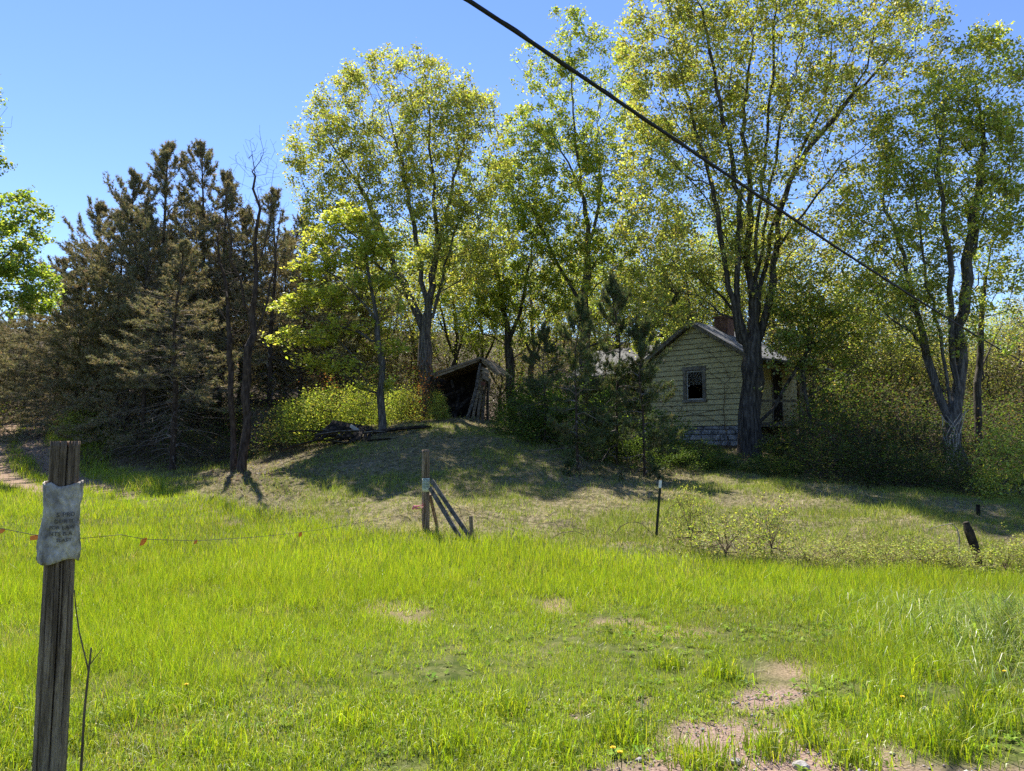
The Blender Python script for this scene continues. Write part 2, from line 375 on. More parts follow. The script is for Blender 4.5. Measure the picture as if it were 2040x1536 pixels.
def tubes(pos, par, rad, sides=(8, 5, 3), lim=(.07, .022)):
    n_ = len(pos); e = np.where(par >= 0)[0]; p = par[e]
    d = pos[e] - pos[p]; d /= np.linalg.norm(d, axis=1)[:, None] + 1e-9
    main = np.full(n_, -1); order = np.argsort(rad[e]); main[p[order]] = e[order]      # thickest child wins
    tan = np.zeros((n_, 3)); tan[e] += d; mm = main >= 0; idx = np.zeros(n_, int); idx[e] = np.arange(len(e)); tan[mm] += d[idx[main[mm]]]
    tan /= np.linalg.norm(tan, axis=1)[:, None] + 1e-9
    V = []; Fq = []; base = 0
    cls = np.where(rad[e] > lim[0], 0, np.where(rad[e] > lim[1], 1, 2))
    for c in range(3):
        s = np.where(cls == c)[0]
        if not len(s): continue
        ns = sides[c]; th = np.arange(ns) * 2 * math.pi / ns
        ism = main[p[s]] == e[s]
        t0 = np.where(ism[:, None], tan[p[s]], d[s]); t1 = tan[e[s]]
        r0 = np.where(ism, rad[p[s]], rad[e[s]]); r1 = rad[e[s]]
        def ring(cn, t, r):
            ref = np.where((np.abs(t[:, 0]) < .9)[:, None], np.array([1., 0, 0]), np.array([0, 1., 0]))
            a = np.cross(t, ref); a /= np.linalg.norm(a, axis=1)[:, None]; b_ = np.cross(t, a)
            return cn[:, None] + r[:, None, None] * (np.cos(th)[None, :, None] * a[:, None] + np.sin(th)[None, :, None] * b_[:, None])
        v = np.concatenate([ring(pos[p[s]], t0, r0), ring(pos[e[s]], t1, r1)], 1)
        o_ = base + np.arange(len(s))[:, None] * 2 * ns
        k0 = np.arange(ns)[None]; k1 = (np.arange(ns)[None] + 1) % ns
        Fq.append(np.stack([o_ + k0, o_ + k1, o_ + ns + k1, o_ + ns + k0], -1).reshape(-1, 4))
        V.append(v.reshape(-1, 3)); base += len(s) * 2 * ns
    return np.concatenate(V), [np.concatenate(Fq)]

def cards(c, size, asp=.75, upbias=.35, droop=0.0, fold=True):
    """leaf-shaped rhombi at centres c"""
    n_ = len(c); nrm = rng.normal(size=(n_, 3)); nrm[:, 2] += upbias * 2 * np.sign(nrm[:, 2] + .6); nrm /= np.linalg.norm(nrm, axis=1)[:, None]
    a = rng.normal(size=(n_, 3)); a[:, 2] -= droop; a -= nrm * (a * nrm).sum(1)[:, None]; a /= np.linalg.norm(a, axis=1)[:, None]
    b_ = np.cross(nrm, a); s = np.asarray(size)[:, None]
    v = np.stack([c - a*s*.5, c + b_*s*asp*.5 - a*s*.06 + nrm*s*.10, c + a*s*.5, c - b_*s*asp*.5 - a*s*.06 + nrm*s*.10], 1)
    i = np.arange(n_)[:, None] * 4
    return v.reshape(-1, 3), np.concatenate([i, i+1, i+2, i+3], 1)

def palette(n_, pal, w, jit=.22):
    pal = np.array(pal); w = np.array(w, float); c = pal[rng.choice(len(pal), n_, p=w / w.sum())]
    return np.clip(c * (1 + rng.normal(size=(n_, 1)) * jit) * (1 + rng.normal(size=(n_, 3)) * .06), .004, .9)

PAL_YG = [(.43,.47,.10), (.33,.39,.085), (.52,.52,.14), (.38,.33,.11)]
PAL_G = [(.22,.31,.055), (.30,.38,.07), (.16,.24,.045)]
PAL_OL = [(.34,.36,.10), (.41,.41,.13), (.28,.30,.085), (.33,.27,.12)]

def ellipsoid_pts(ells, Y, n_, depth=1.0, shell=.55):
    """ells in photo pixels (cx, cy, rx, ry[, weight]) at distance Y"""
    wts = np.array([e[2] * e[3] * (e[4] if len(e) > 4 else 1) for e in ells], float); k = rng.choice(len(ells), n_, p=wts / wts.sum())
    out = []
    for i, e in enumerate(ells):
        q = (k == i).sum()
        if not q: continue
        c = P(e[0], e[1], Y); sx = abs(P(e[0] + e[2], e[1], Y)[0] - c[0]); sz = abs(P(e[0], e[1] - e[3], Y)[2] - c[2])
        d = rng.normal(size=(q, 3)); d /= np.linalg.norm(d, axis=1)[:, None]; r = rng.random(q) ** (1/3.)
        r = np.where(rng.random(q) < shell, .72 + .3 * rng.random(q), r)
        rag = .86 + .28 * vnoise(d[:, 0]*2.5 + 10*i, d[:, 2]*2.5 + d[:, 1], 60 + i)
        out.append(c + d * (r * rag)[:, None] * np.array([sx, depth * (sx + sz) / 2, sz]))
    return np.concatenate(out)

def make_tree(name, label, cat, stems_px, Y, ells, npts, nleaf, r_base, pal, w, leaf=(.055,.125), bark='bark', group=None,
              bf=.3, depth=1.0, tipr=.006, sig=.20, leafmat_='leaf', ystag=.8, step=.45, upbias=.35, flare=1.35, extra=None, thin=3):
    """stems_px: list of [(px,py[,dy])]; the first one starts at the ground"""
    stems = []
    for si, s in enumerate(stems_px):
        off = 0 if si == 0 else rng.uniform(-ystag, ystag); m_ = len(s); q = []
        for j, pt in enumerate(s):
            dy = pt[2] if len(pt) > 2 else off * (j / max(m_ - 1, 1)) * 2.0
            q.append(P(pt[0], pt[1], Y + dy))
        stems.append(np.array(q))
    b0 = stems[0][0]; b0[2] = H(b0[0], b0[1]) - .15
    pts = ellipsoid_pts(ells, Y, npts, depth)
    pts = pts[pts[:, 2] > b0[2] + .8]
    pos, par = grow(stems, pts, bf, step)
    cnt = tips_of(par); ex = math.log(r_base / tipr) / math.log(max(cnt[0], 2)); rad = tipr * cnt ** ex; rad = np.maximum(tipr * .8, rad * np.clip(rad / r_base, 1e-3, 1) ** .16)
    hz = pos[:, 2] - b0[2]; low = (hz < 1.2) & (rad > r_base * .4); rad[low] *= 1 + (flare - 1) * (1 - hz[low] / 1.2) ** 2
    root = empty(name, b0); tag(root, label, cat, group)
    V, Fq = tubes(pos, par, rad); V = V + (vnoise(V[:, 0]*6 + V[:, 1]*5, V[:, 2]*2.2, 7)[:, None] - .5) * np.minimum(.06, .25 * np.repeat(.1, len(V)))[:, None]
    npmesh('trunk', V, Fq, M[bark], root, smooth=True, origin=b0)
    if nleaf:
        thin_i = np.where((cnt <= thin))[0]; thin_i = thin_i[pos[thin_i, 2] > b0[2] + .8]
        nodew = .12 + rng.random(len(thin_i)) ** 2.5 * 1.8                       # uneven clumps
        nc = max(10, nleaf // 13); kc = rng.choice(thin_i, nc, p=nodew / nodew.sum()); cc_ = pos[kc] + rng.normal(size=(nc, 3)) * sig * .55
        ki = rng.integers(0, nc, nleaf); k = kc[ki]; c = cc_[ki] + rng.normal(size=(nleaf, 3)) * sig * .5 * np.array([1, 1, .75])
        v, f = cards(c, rng.uniform(leaf[0], leaf[1], nleaf), upbias=upbias, droop=.5)
        cl = palette(nleaf, pal, w); br = (.75 + .5 * rng.random(len(pos)))[k]; cl = cl * br[:, None]
        npmesh('crown', v, [f], M[leafmat_], root, col=np.repeat(cl, 4, 0), origin=b0)
    return root

# big maple beside the house
make_tree('maple_tree', 'huge old maple with a thick dark trunk beside the yellow house gable', 'tree',
  [[(1492,912),(1490,830),(1497,760),(1498,700),(1505,640),(1507,560),(1510,440),(1525,300),(1540,140),(1545,0)],
   [(1494,720),(1478,650),(1470,570),(1474,450),(1462,330),(1430,170),(1400,20)],
   [(1505,690),(1528,620),(1547,500),(1562,390),(1610,300),(1700,190),(1800,90)],
   [(1500,640),(1490,520),(1495,380),(1480,240),(1500,80)],
   [(1545,500),(1600,420),(1680,330),(1760,260)],
   [(1500,850),(1545,812),(1572,750),(1640,660),(1720,570)],
   [(1474,640),(1440,590),(1380,545),(1310,500)],
   [(1470,520),(1420,420),(1350,330),(1290,250)],
   [(1482,700),(1455,600),(1440,480),(1410,340),(1370,200),(1340,60)], [(1512,600),(1535,470),(1580,340),(1640,200),(1660,60)], [(1506,560),(1530,400),(1560,240),(1600,80)]], 23,
  [(1560,60,270,190),(1350,140,130,180),(1390,390,160,190),(1590,330,190,210,.8),(1770,90,120,120,.9),(1640,560,170,120,.8),(1330,590,110,70,.7),(1480,-60,200,120,.5)],
  3900, 104000, .37, PAL_YG + PAL_OL, [3,4,2,2,3,2,3,1.2], bf=.36, depth=.8, sig=.22, tipr=.0055, flare=1.2)
# maple above the shed
make_tree('maple_tree', 'tall round-topped maple rising behind the leaning shed', 'tree',
  [[(850,840),(850,760),(846,700),(852,640),(862,570),(866,450),(860,320),(850,190)],
   [(850,690),(832,630),(800,560),(765,470),(710,360),(650,270)],
   [(852,640),(842,560),(826,450),(800,330),(772,220)],
   [(856,650),(882,560),(906,450),(955,385),(1010,350)],
   [(864,520),(895,400),(920,290),(930,200)],
   [(800,560),(740,520),(670,460),(610,400)]], 26.5,
  [(800,240,185,135),(890,320,120,150),(660,330,90,110,.9),(830,480,150,130,.7),(700,450,110,110,.8),(930,470,90,110,.7)],
  2900, 72000, .28, PAL_YG + PAL_OL, [3,4,2,1,3,2,2,.6], bf=.32, depth=.8, bark='barkgrey')
# young maple in front of it
make_tree('maple_tree', 'slender young maple with bright leaves beside the pile of rotten boards', 'tree',
  [[(762,868),(760,790),(758,720),(750,640),(735,560),(720,480)],[(757,690),(715,660),(640,640),(570,610)],[(752,640),(700,580),(650,540)],[(757,700),(790,640),(800,560)]], 21.5,
  [(610,675,70,12),(690,650,60,12),(640,720,50,12),(740,770,40,10,.5),(820,520,40,30,.4),(590,610,50,14),(665,590,75,14),(735,560,55,14,.8),(620,535,50,18),(700,510,60,18),(760,480,40,20,.8),(700,440,55,22),(640,470,45,16,.8),(800,610,40,16,.6),(700,735,55,10,.8),(780,690,30,12,.5)],
  800, 12500, .11, [(.46,.50,.10), (.36,.42,.09), (.54,.54,.14)], [4,3,3], bf=.3, depth=1.6, bark='barkgrey', sig=.16, upbias=.8, leaf=(.08,.14))
# tall tree between shed and house
make_tree('maple_tree', 'very tall thin-crowned tree between the shed and the house wing', 'tree',
  [[(1165,850),(1166,720),(1165,600),(1172,500),(1165,400),(1150,300),(1140,180),(1132,60)],
   [(1168,520),(1195,400),(1190,280),(1200,140)],[(1160,380),(1110,280),(1070,210)],[(1168,560),(1230,450),(1290,380)],[(1166,620),(1110,520),(1070,430)]], 30,
  [(1185,190,110,140,.7),(1135,80,45,70,.6),(1060,140,40,55,.5),(1120,380,110,150),(1050,330,70,120),(1250,400,120,190),(1180,560,120,90),(1270,640,100,70,.8)],
  2600, 58000, .24, PAL_YG + PAL_G, [3,3,2,1,2,2,1], bf=.3, depth=.8, bark='barkgrey', leaf=(.085,.13))
make_tree('maple_tree', 'double-stemmed green tree standing behind the leaning shed', 'tree',
  [[(1022,760),(1012,680),(1000,600),(985,500),(975,400)],[(1010,690),(1040,600),(1060,500),(1070,400)],[(995,560),(950,480)]], 31,
  [(990,450,110,150),(1060,520,90,140),(940,560,80,90),(1020,640,120,60,.7)],
  1200, 34000, .2, PAL_G + PAL_YG, [3,3,1,3,2,1,.3], bf=.3, depth=.8, leaf=(.085,.13))
# right maple
make_tree('maple_tree', 'broad stump-based maple with several leaning stems and ragged dead vines', 'tree',
  [[(1905,948),(1904,890),(1903,840),(1908,760),(1916,650),(1930,520),(1950,370),(1958,260),(1935,130)],
   [(1902,870),(1872,790),(1848,705),(1820,600),(1790,480),(1745,370)],
   [(1900,830),(1884,750),(1876,660),(1848,570),(1830,450),(1815,330)],
   [(1906,800),(1897,680),(1890,540),(1876,400),(1872,280),(1885,170)],
   [(1930,520),(1965,420),(1985,320)],[(1848,705),(1790,640),(1720,600)]], 21,
  [(1945,190,85,145),(1890,350,140,190,.8),(1790,470,110,170,.8),(1985,460,45,160),(1815,290,80,100,.7),(1850,630,110,80),(1960,330,75,110),(1740,600,70,60,.7)],
  2300, 44000, .27, PAL_YG + PAL_G, [4,3,3,1,1.2,1.5,.3], bf=.32, depth=.75, bark='barkgrey', sig=.2, flare=1.3)
make_tree('bare_tree', 'thin dark tree with bare twigs just right of the broad maple', 'tree',
  [[(1952,900),(1950,800),(1952,700),(1956,620),(1970,520),(1990,440)],[(1952,700),(1940,600),(1945,520)],[(1951,780),(2000,700),(2040,640)],[(1951,750),(1990,660),(2020,580)]], 22.5,
  [(1985,520,50,110),(2010,640,60,80),(1940,560,40,80)], 260, 900, .11, PAL_G, [1,1,1], bf=.2, depth=.6)
make_tree('maple_tree', 'small leafy maple sapling spreading over the porch roof', 'tree', [[(1612,905),(1610,830),(1600,760),(1605,690),(1615,620)],[(1603,770),(1560,720),(1530,690)],[(1602,740),(1650,690),(1690,650)]], 22.3,
  [(1580,690,60,40),(1640,650,80,50),(1600,600,70,40),(1690,700,60,40,.7),(1550,740,40,25,.5),(1620,750,60,30,.5)], 700, 9000, .07, PAL_OL + PAL_G, [2,1,2,1,2,2,2], bf=.3, depth=.8, bark='bark')
# tree at the left edge
make_tree('maple_tree', 'dark green maple at the left edge above the driveway', 'tree',
  [[(-170,930),(-165,800),(-160,650),(-150,480),(-140,300),(-130,150)],[(-160,650),(-90,560),(0,520)],[(-155,560),(-60,480),(40,440)],[(-150,420),(-80,300),(-20,240)]], 22,
  [(15,450,80,75),(35,575,75,50),(-80,500,110,120),(-120,230,112,140),(-200,420,120,200,.6)],
  1000, 30000, .3, PAL_G + PAL_YG, [4,3,2,1.5,1,.5,0], bf=.3, depth=.9, leaf=(.09,.14))
# bare trees in front of the pines
make_tree('bare_tree', 'leafless slender tree with upright twigs in front of the pines', 'tree',
  [[(480,946),(486,860),(493,760),(500,660),(506,560),(508,450),(505,350),(498,280)],[(497,700),(530,600),(550,500),(560,420)],[(500,640),(475,560),(455,470),(450,400)],[(506,560),(540,450),(545,340)]], 20,
  [(500,400,60,140),(545,480,45,130),(450,460,40,130),(520,310,35,60),(480,620,60,90,.5)], 620, 0, .12, PAL_G, [1,1,1], bf=.12, depth=.7, bark='pinebark', tipr=.004)
make_tree('bare_tree', 'thin bare sapling with grey trunk leaning among the pines', 'tree',
  [[(466,946),(463,850),(460,740),(455,640),(440,520),(425,430)],[(458,680),(480,600),(490,520)]], 20.6,
  [(440,520,50,110),(480,600,40,80)], 180, 0, .085, PAL_G, [1,1,1], bf=.25, depth=.7, bark='pinebark', tipr=.0045)

# ---- pines: three shapes, copied
def make_pine(name, Ht, crown_r, seed, dens=1.0, bare_to=.32, r0=.13, pal=[(.30,.27,.18), (.24,.23,.14), (.37,.305,.215), (.18,.195,.105)]):
    """irregular pine: long limbs that droop and turn up at the ends, needles only towards the limb ends, dead bare limbs below"""
    global rng
    keep = rng; rng = np.random.default_rng(seed)
    pos = [np.zeros(3)]; par = [-1]; rad = [r0 * 1.15]; k = 26; ph = rng.random(4) * 6
    for i in range(1, k + 1):
        f = i / k; pos.append(np.array([(math.sin(f*5+ph[0])+.4*math.sin(f*13+ph[1]))*.16*f, (math.cos(f*4+ph[2])+.4*math.sin(f*11+ph[3]))*.16*f, Ht*f])); par.append(i-1); rad.append(r0 * (1 - f) ** .8 + .010)
    tuft, tdir = [], []
    nb = int(Ht * 12.5)
    for bi in range(nb):
        f = .07 + .92 * (bi + rng.random()) / nb; z = f * Ht; ti = min(k, int(f * k)); base = pos[ti] * (1, 1, 0) + np.array([0, 0, z])
        dead = f < bare_to + rng.normal() * .08 or rng.random() < .10
        prof = (min(1, (1 - f) / .62) ** .85) * (.7 if dead else 1)
        Lb = crown_r * prof * rng.choice([.5, .8, 1.0, 1.35], p=[.25,.35,.28,.12]) * rng.uniform(.85, 1.15) + .12
        th = rng.random() * 6.283; el = (f - .5) * 1.1 + max(0, f - .78) * 2.6 + rng.normal() * .2
        bd = np.array([math.cos(th)*math.cos(el), math.sin(th)*math.cos(el), math.sin(el)]); last = ti; ns = max(3, int(Lb / .28)); q = base.copy()
        for s_ in range(ns):
            fr = (s_ + 1) / ns
            bd = bd + np.array([0, 0, (-.09 if fr < .5 else .16) if not dead else -.04]) + rng.normal(size=3) * (.10 if not dead else .13); bd /= np.linalg.norm(bd); q = q + bd * Lb / ns
            pos.append(q.copy()); par.append(last); rad.append(max(.0045, .020 * (1 - s_ / ns) * min(1, Lb / 2.0))); last = len(pos) - 1
            for sgn in (-1, 1):
                if rng.random() < (.75 if not dead else .55):
                    sd = np.cross(bd, (0, 0, 1)) * sgn * rng.uniform(.5, 1.0) + bd * .8 + np.array([0, 0, rng.normal()*.25 + (.1 if not dead else 0)]); sd /= np.linalg.norm(sd); sl = Lb * .34 * (1.2 - fr) + .14; a_ = last; p2 = q.copy()
                    for u in range(3):
                        sd = sd + np.array([0, 0, .14 if not dead else -.02]) + rng.normal(size=3) * .10; sd /= np.linalg.norm(sd); p2 = p2 + sd * sl / 3; pos.append(p2.copy()); par.append(a_); rad.append(.0036); a_ = len(pos) - 1
                        if not dead and (u > 0 or fr > .6) and fr > .22 and rng.random() < dens:
                            for t_ in range(4): tuft.append(p2 - sd * t_ * .07 + rng.normal(size=3) * .03); tdir.append(sd)
            if not dead and fr > .45 and rng.random() < dens:
                for t_ in range(4): tuft.append(q - bd * t_ * .07 + rng.normal(size=3) * .03); tdir.append(bd)
    for i in range(k - 2, k + 1):
        for t_ in range(4): tuft.append(pos[i] + rng.normal(size=3) * .04); tdir.append(np.array([0, 0, 1.]))
    pos = np.array(pos); par = np.array(par); rad = np.array(rad); tuft = np.array(tuft); tdir = np.array(tdir)
    root = empty(name, (0, 0, 0)); tk = np.arange(len(pos)) <= k
    V, Fq = tubes(pos[:k+1], par[:k+1], rad[:k+1]); npmesh('trunk', V, Fq, M['pinebark'], root, smooth=True)
    pb_r = rad.copy(); sel = par.copy(); sel[:k+1] = -1; V, Fq = tubes(pos, sel, pb_r); npmesh('branches', V, Fq, M['deadtwig'], root)
    nn = 8; c = np.repeat(tuft, nn, 0); dirs = rng.normal(size=(len(c), 3)) * .75 + np.repeat(tdir, nn, 0) * .9; dirs /= np.linalg.norm(dirs, axis=1)[:, None]
    a = dirs * rng.uniform(.08, .18, (len(c), 1)); sd = np.cross(dirs, rng.normal(size=(len(c), 3))); sd /= np.linalg.norm(sd, axis=1)[:, None]; sd *= .0145
    v = np.stack([c - sd, c + sd, c + a], 1).reshape(-1, 3); f_ = np.arange(len(c) * 3).reshape(-1, 3)
    cl = palette(len(tuft), pal, [3,3,2,2], .2)
    npmesh('crown', v, [f_], M['needle'], root, col=np.repeat(cl, nn * 3, 0))
    print(name, len(tuft), len(V)); rng = keep
    return root
protos = [make_pine('pine_tree', 12.0, 3.7, 101, .80, .32), make_pine('pine_tree', 12.0, 3.1, 202, .75, .42), make_pine('pine_tree', 12.0, 4.2, 303, .80, .14)]
pine_at = [(318,940,285,28,0),(395,940,288,29,1),(255,930,345,27.5,2),(185,900,405,30,2),(352,948,480,22,1),(440,930,345,29,0),(290,920,430,26,2),(540,900,375,28,1),(600,880,430,30,0),
  (118,880,515,32,2),(55,850,600,37,0),(20,850,620,42,2),(655,880,470,31,1),(705,880,500,33,0),(235,890,400,29,1),(480,900,420,30,2),(385,900,400,31,0),(155,880,560,29,2),(330,900,470,29,2),(570,890,470,33,2),(-40,880,560,34,2),(90,860,640,45,1),
  (430,0,470,35,2),(300,0,460,36,2),(200,0,520,37,2),(560,0,500,37,2),(650,0,540,38,2),(480,0,520,41,2),(350,0,540,42,2),(250,0,560,43,2),(130,0,600,41,2),(720,0,560,41,2),(0,0,640,48,2),(60,0,650,50,2),(-60,0,620,40,2),(610,0,560,45,2),(410,0,560,47,2),(160,0,620,50,2),(790,0,580,44,2)]
used = set()
plab = ['dark grey-green pine with layered branches in the stand beside the driveway', 'tall pine with bare lower trunk and dead twigs in the pine stand', 'wide pine with long low branches in the stand beside the driveway']
for i, (px, pb, pt, Y, kd) in enumerate(pine_at):
    X = P(px, 700, Y)[0]; z0 = H(X, Y); top = P(px, pt, Y)[2]; s = (top - z0) / 12.0
    o = protos[kd] if kd not in used else copy_tree(protos[kd]); used.add(kd)
    sx = s * rng.uniform(.85, 1.1) if s > .7 else s * 1.25
    o.location = (X, Y, z0 - .1); o.scale = (sx, sx, s); o.rotation_euler = (0, 0, rng.random() * 6.28)
    fl = {0:'tallest pine of the stand, its feathery tip above the others', 1:'second tallest pine, beside the highest tip of the stand', 2:'broad pine on the driveway side of the two tallest', 3:'outermost large pine reaching over the driveway',
          4:'front pine with bare trunk standing on the edge of the bright grass', 5:'pine behind the leafless slender tree', 6:'low-branched pine in front of the two tallest', 7:'pine between leafless tree and young maple', 8:'pine behind the bright leaves of the young maple', 9:'smaller pine where the driveway enters the woods'}
    if i in fl: tag(o, fl[i], 'tree', 'pines beside the driveway')
    else: tag(o, 'pine standing deep in the dark stand behind the front pines', 'tree', 'pines deep in the stand')
# sapling pines in front of the house wing
sp_ = make_pine('pine_sapling', 5.0, 1.5, 404, .9, .12, .05, [(.11,.15,.06), (.08,.12,.045), (.16,.18,.08), (.14,.125,.07)])
for i, (px, pb, pt, Y, lab) in enumerate([(1150,938,600,18,'leaning sapling pine on the bank left of the house'), (1228,932,560,19,'taller sapling pine hiding the house wing'),
        (1282,952,640,18.2,'thin sapling pine at the left corner of the gable'), (1085,900,650,21,'dark sapling pine between the shed and the house wing'), (1340,700,560,33,'feathery pine top behind the house roof')]):
    X = P(px, 800, Y)[0]; z0 = H(X, Y); s = (P(px, pt, Y)[2] - z0) / 5.0
    o = sp_ if i == 0 else copy_tree(sp_)
    o.location = (X, Y, z0 - .05); o.scale = (s*.75, s*.75, s); o.rotation_euler = (0, 0, rng.random() * 6.28); tag(o, lab, 'tree')

# ---- background trees: three shapes, copied
def generic_tree(name, seed, nleaf, pal, w, bark, Ht=12., cr=2.6, npts=420, mid=.63, hv=.36):
    global rng
    keep = rng; rng = np.random.default_rng(seed)
    d = rng.normal(size=(npts, 3)); d /= np.linalg.norm(d, axis=1)[:, None]; pts = d * (rng.random(npts) ** .4)[:, None] * np.array([cr, cr, Ht*hv]) + np.array([0, 0, Ht*mid])
    st = [np.array([[0,0,-.2],[.1,0,Ht*.2],[-.1,.1,Ht*.4],[.1,0,Ht*.62],[0,0,Ht*.85]]), np.array([[0,0,Ht*.3],[.8,.3,Ht*.5],[1.3,.4,Ht*.72]]), np.array([[0,0,Ht*.26],[-.7,-.4,Ht*.45],[-1.3,-.6,Ht*.68]])]
    pos, par = grow(st, pts, .25, .5); cnt = tips_of(par); rad = .007 * cnt ** (math.log(.17/.007) / math.log(cnt[0]))
    root = empty(name, (0, 0, 0)); V, Fq = tubes(pos, par, rad); npmesh('trunk', V, Fq, M[bark], root, smooth=True)
    ti = np.where(cnt <= 3)[0]; ti = ti[pos[ti, 2] > Ht * .15]; k = rng.choice(ti, nleaf); c = pos[k] + rng.normal(size=(nleaf, 3)) * .26
    v, f = cards(c, rng.uniform(.09, .15, nleaf)); npmesh('crown', v, [f], M['leaf'], root, col=np.repeat(palette(nleaf, pal, w), 4, 0)); rng = keep
    return root
BRNF = [(.20,.155,.10), (.15,.125,.08)]
DGF = [(.10,.14,.03), (.14,.19,.04), (.17,.17,.05), (.13,.10,.05)]
gp = [generic_tree('forest_tree', 31, 13000, PAL_G + PAL_YG, [3,3,2,2,2,1,1], 'bark'), generic_tree('forest_tree', 32, 3800, PAL_OL + BRNF, [2,1,2,1,2,2], 'barkgrey', cr=2.4, npts=620), generic_tree('forest_tree', 33, 9500, PAL_OL + PAL_YG, [2,1,2,1,2,2,1,1], 'bark', cr=3.0, npts=560),
      generic_tree('forest_tree', 34, 7500, DGF + BRNF, [2,2,2,1,3,2], 'bark', cr=3.0, npts=820, mid=.46, hv=.46)]
glab = ['green-leaved forest tree standing in the woods behind', 'thin olive-brown forest tree standing in the woods behind', 'yellow-green forest tree standing in the woods behind', 'low-branched dark forest tree closing the woods behind']
gat = [(700,33,520,0),(760,36,480,1),(620,38,560,2),(905,35,430,2),(960,38,470,0),(1060,36,420,1),(1110,40,470,2),(1230,38,480,0),(1300,37,420,1),(1370,35,450,2),(1450,38,380,0),(1540,36,400,1),(1620,34,470,2),(1660,38,520,1),
       (1700,33,560,0),(1740,40,530,1),(1790,36,500,2),(1840,34,560,1),(1990,38,600,0),(2030,34,620,1),(2080,36,560,2),(1960,42,610,2),(1590,31,600,1),(830,42,420,0),(540,44,560,1),(1180,45,430,2),(1480,46,420,2),(1340,48,520,0),(1040,46,500,1),(400,46,600,0),(250,50,640,2),(2120,30,500,1),(1690,30,620,1),(1770,31,640,2),(1870,31,600,1)]
gat += [(px + rng.uniform(-20, 20), Y, pt + rng.uniform(-30, 30), 3) for (px, Y, pt) in ((740,40,620),(820,37,640),(900,43,600),(980,41,640),(1080,43,620),(1150,38,660),(1260,44,600),(1400,42,580),(1520,41,600),(1600,43,600),(1680,42,640),(1760,36,660),(1830,41,640),(1910,38,650),(1980,33,680),(2050,40,650),(2130,38,640),(1640,37,660),(1720,46,620),(660,46,600),(860,50,600),(1020,52,600),(1200,52,580),(1340,54,560),(1560,52,580),(1800,50,620),(1950,50,650))]
used = set()
for (px, Y, pt, kd) in gat:
    X = P(px, 700, Y)[0]; z0 = H(X, Y); s = (P(px, pt, Y)[2] - z0) / 12.0; o = gp[kd] if kd not in used else copy_tree(gp[kd]); used.add(kd)
    o.location = (X, Y, z0); sx = max(s, .75) * rng.uniform(.9, 1.15); o.scale = (sx, sx, s); o.rotation_euler = (0, 0, rng.random() * 6.28); tag(o, glab[kd], 'tree', 'forest trees behind the house')

# ---- shrubs
def make_shrub(name, seed, nleaf, pal, w, hgt=1.6, rad_=1.1, nstem=7, npts=220, leaf=(.045,.08), sig=.11, upb=.5, twig='twig', thick=.014):
    global rng
    keep = rng; rng = np.random.default_rng(seed)
    st = [np.array([[0,0,-.1],[0,0,.15]])]
    for i in range(nstem):
        th = rng.random() * 6.28; r = rad_ * rng.uniform(.2, .75); st.append(np.array([[0,0,.1],[r*.4*math.cos(th), r*.4*math.sin(th), hgt*.45],[r*math.cos(th), r*math.sin(th), hgt*rng.uniform(.6,.95)]]))
    d = rng.normal(size=(npts, 3)); d[:, 2] = np.abs(d[:, 2]); d /= np.linalg.norm(d, axis=1)[:, None]
    pts = d * (.35 + .65 * rng.random(npts) ** .6)[:, None] * np.array([rad_, rad_, hgt]) * (.75 + .5 * vnoise(d[:, 0]*2+5, d[:, 1]*2+d[:, 2]*2, seed))[:, None]; pts[:, 2] = np.maximum(pts[:, 2], .12)
    pos, par = grow(st, pts, .2, .18, .3); cnt = tips_of(par); rr = .0028 * cnt ** (math.log(thick*2/.0028) / math.log(cnt[0]))
    root = empty(name, (0, 0, 0)); V, Fq = tubes(pos, par, rr, (6, 4, 3), (.02, .008)); npmesh('stems', V, Fq, M[twig], root)
    ti = np.where(cnt <= 3)[0]; k = rng.choice(ti, nleaf); c = pos[k] + rng.normal(size=(nleaf, 3)) * sig; c[:, 2] = np.maximum(c[:, 2], .03)
    v, f = cards(c, rng.uniform(leaf[0], leaf[1], nleaf), upbias=upb); npmesh('foliage', v, [f], M['shrubleaf'], root, col=np.repeat(palette(nleaf, pal, w), 4, 0)); rng = keep
    return root
DG = [(.07,.12,.028), (.10,.165,.036), (.13,.18,.045)]; BRN = [(.14,.10,.06), (.10,.085,.04), (.12,.13,.05)]
sh = {'dark': make_shrub('shrub', 1, 3800, DG + PAL_G[:1], [2,3,2,1]), 'dark2': make_shrub('shrub', 2, 2400, DG + BRN, [2,2,2,1,1,1], 1.9, 1.3, 9, 340),
      'yg': make_shrub('shrub', 3, 5000, PAL_YG[:3] + PAL_G[:2], [3,3,2,2,2], 1.6, 1.2), 'twiggy': make_shrub('shrub', 4, 1500, BRN + DG, [2,2,2,1,1,1], 1.7, 1.2, 12, 420, sig=.14),
      'rose': make_shrub('rose_bush', 5, 1100, [(.34,.40,.09),(.26,.33,.07),(.44,.48,.12),(.28,.26,.12)], [3,2,2,2], 1.15, 1.0, 13, 300, (.04,.075), .045, .6, 'cane', .012),
      'red': make_shrub('shrub', 6, 1200, [(.25,.10,.05),(.2,.12,.05),(.16,.15,.04)], [2,1,1], 1.5, .8, 6, 160)}
su = set()
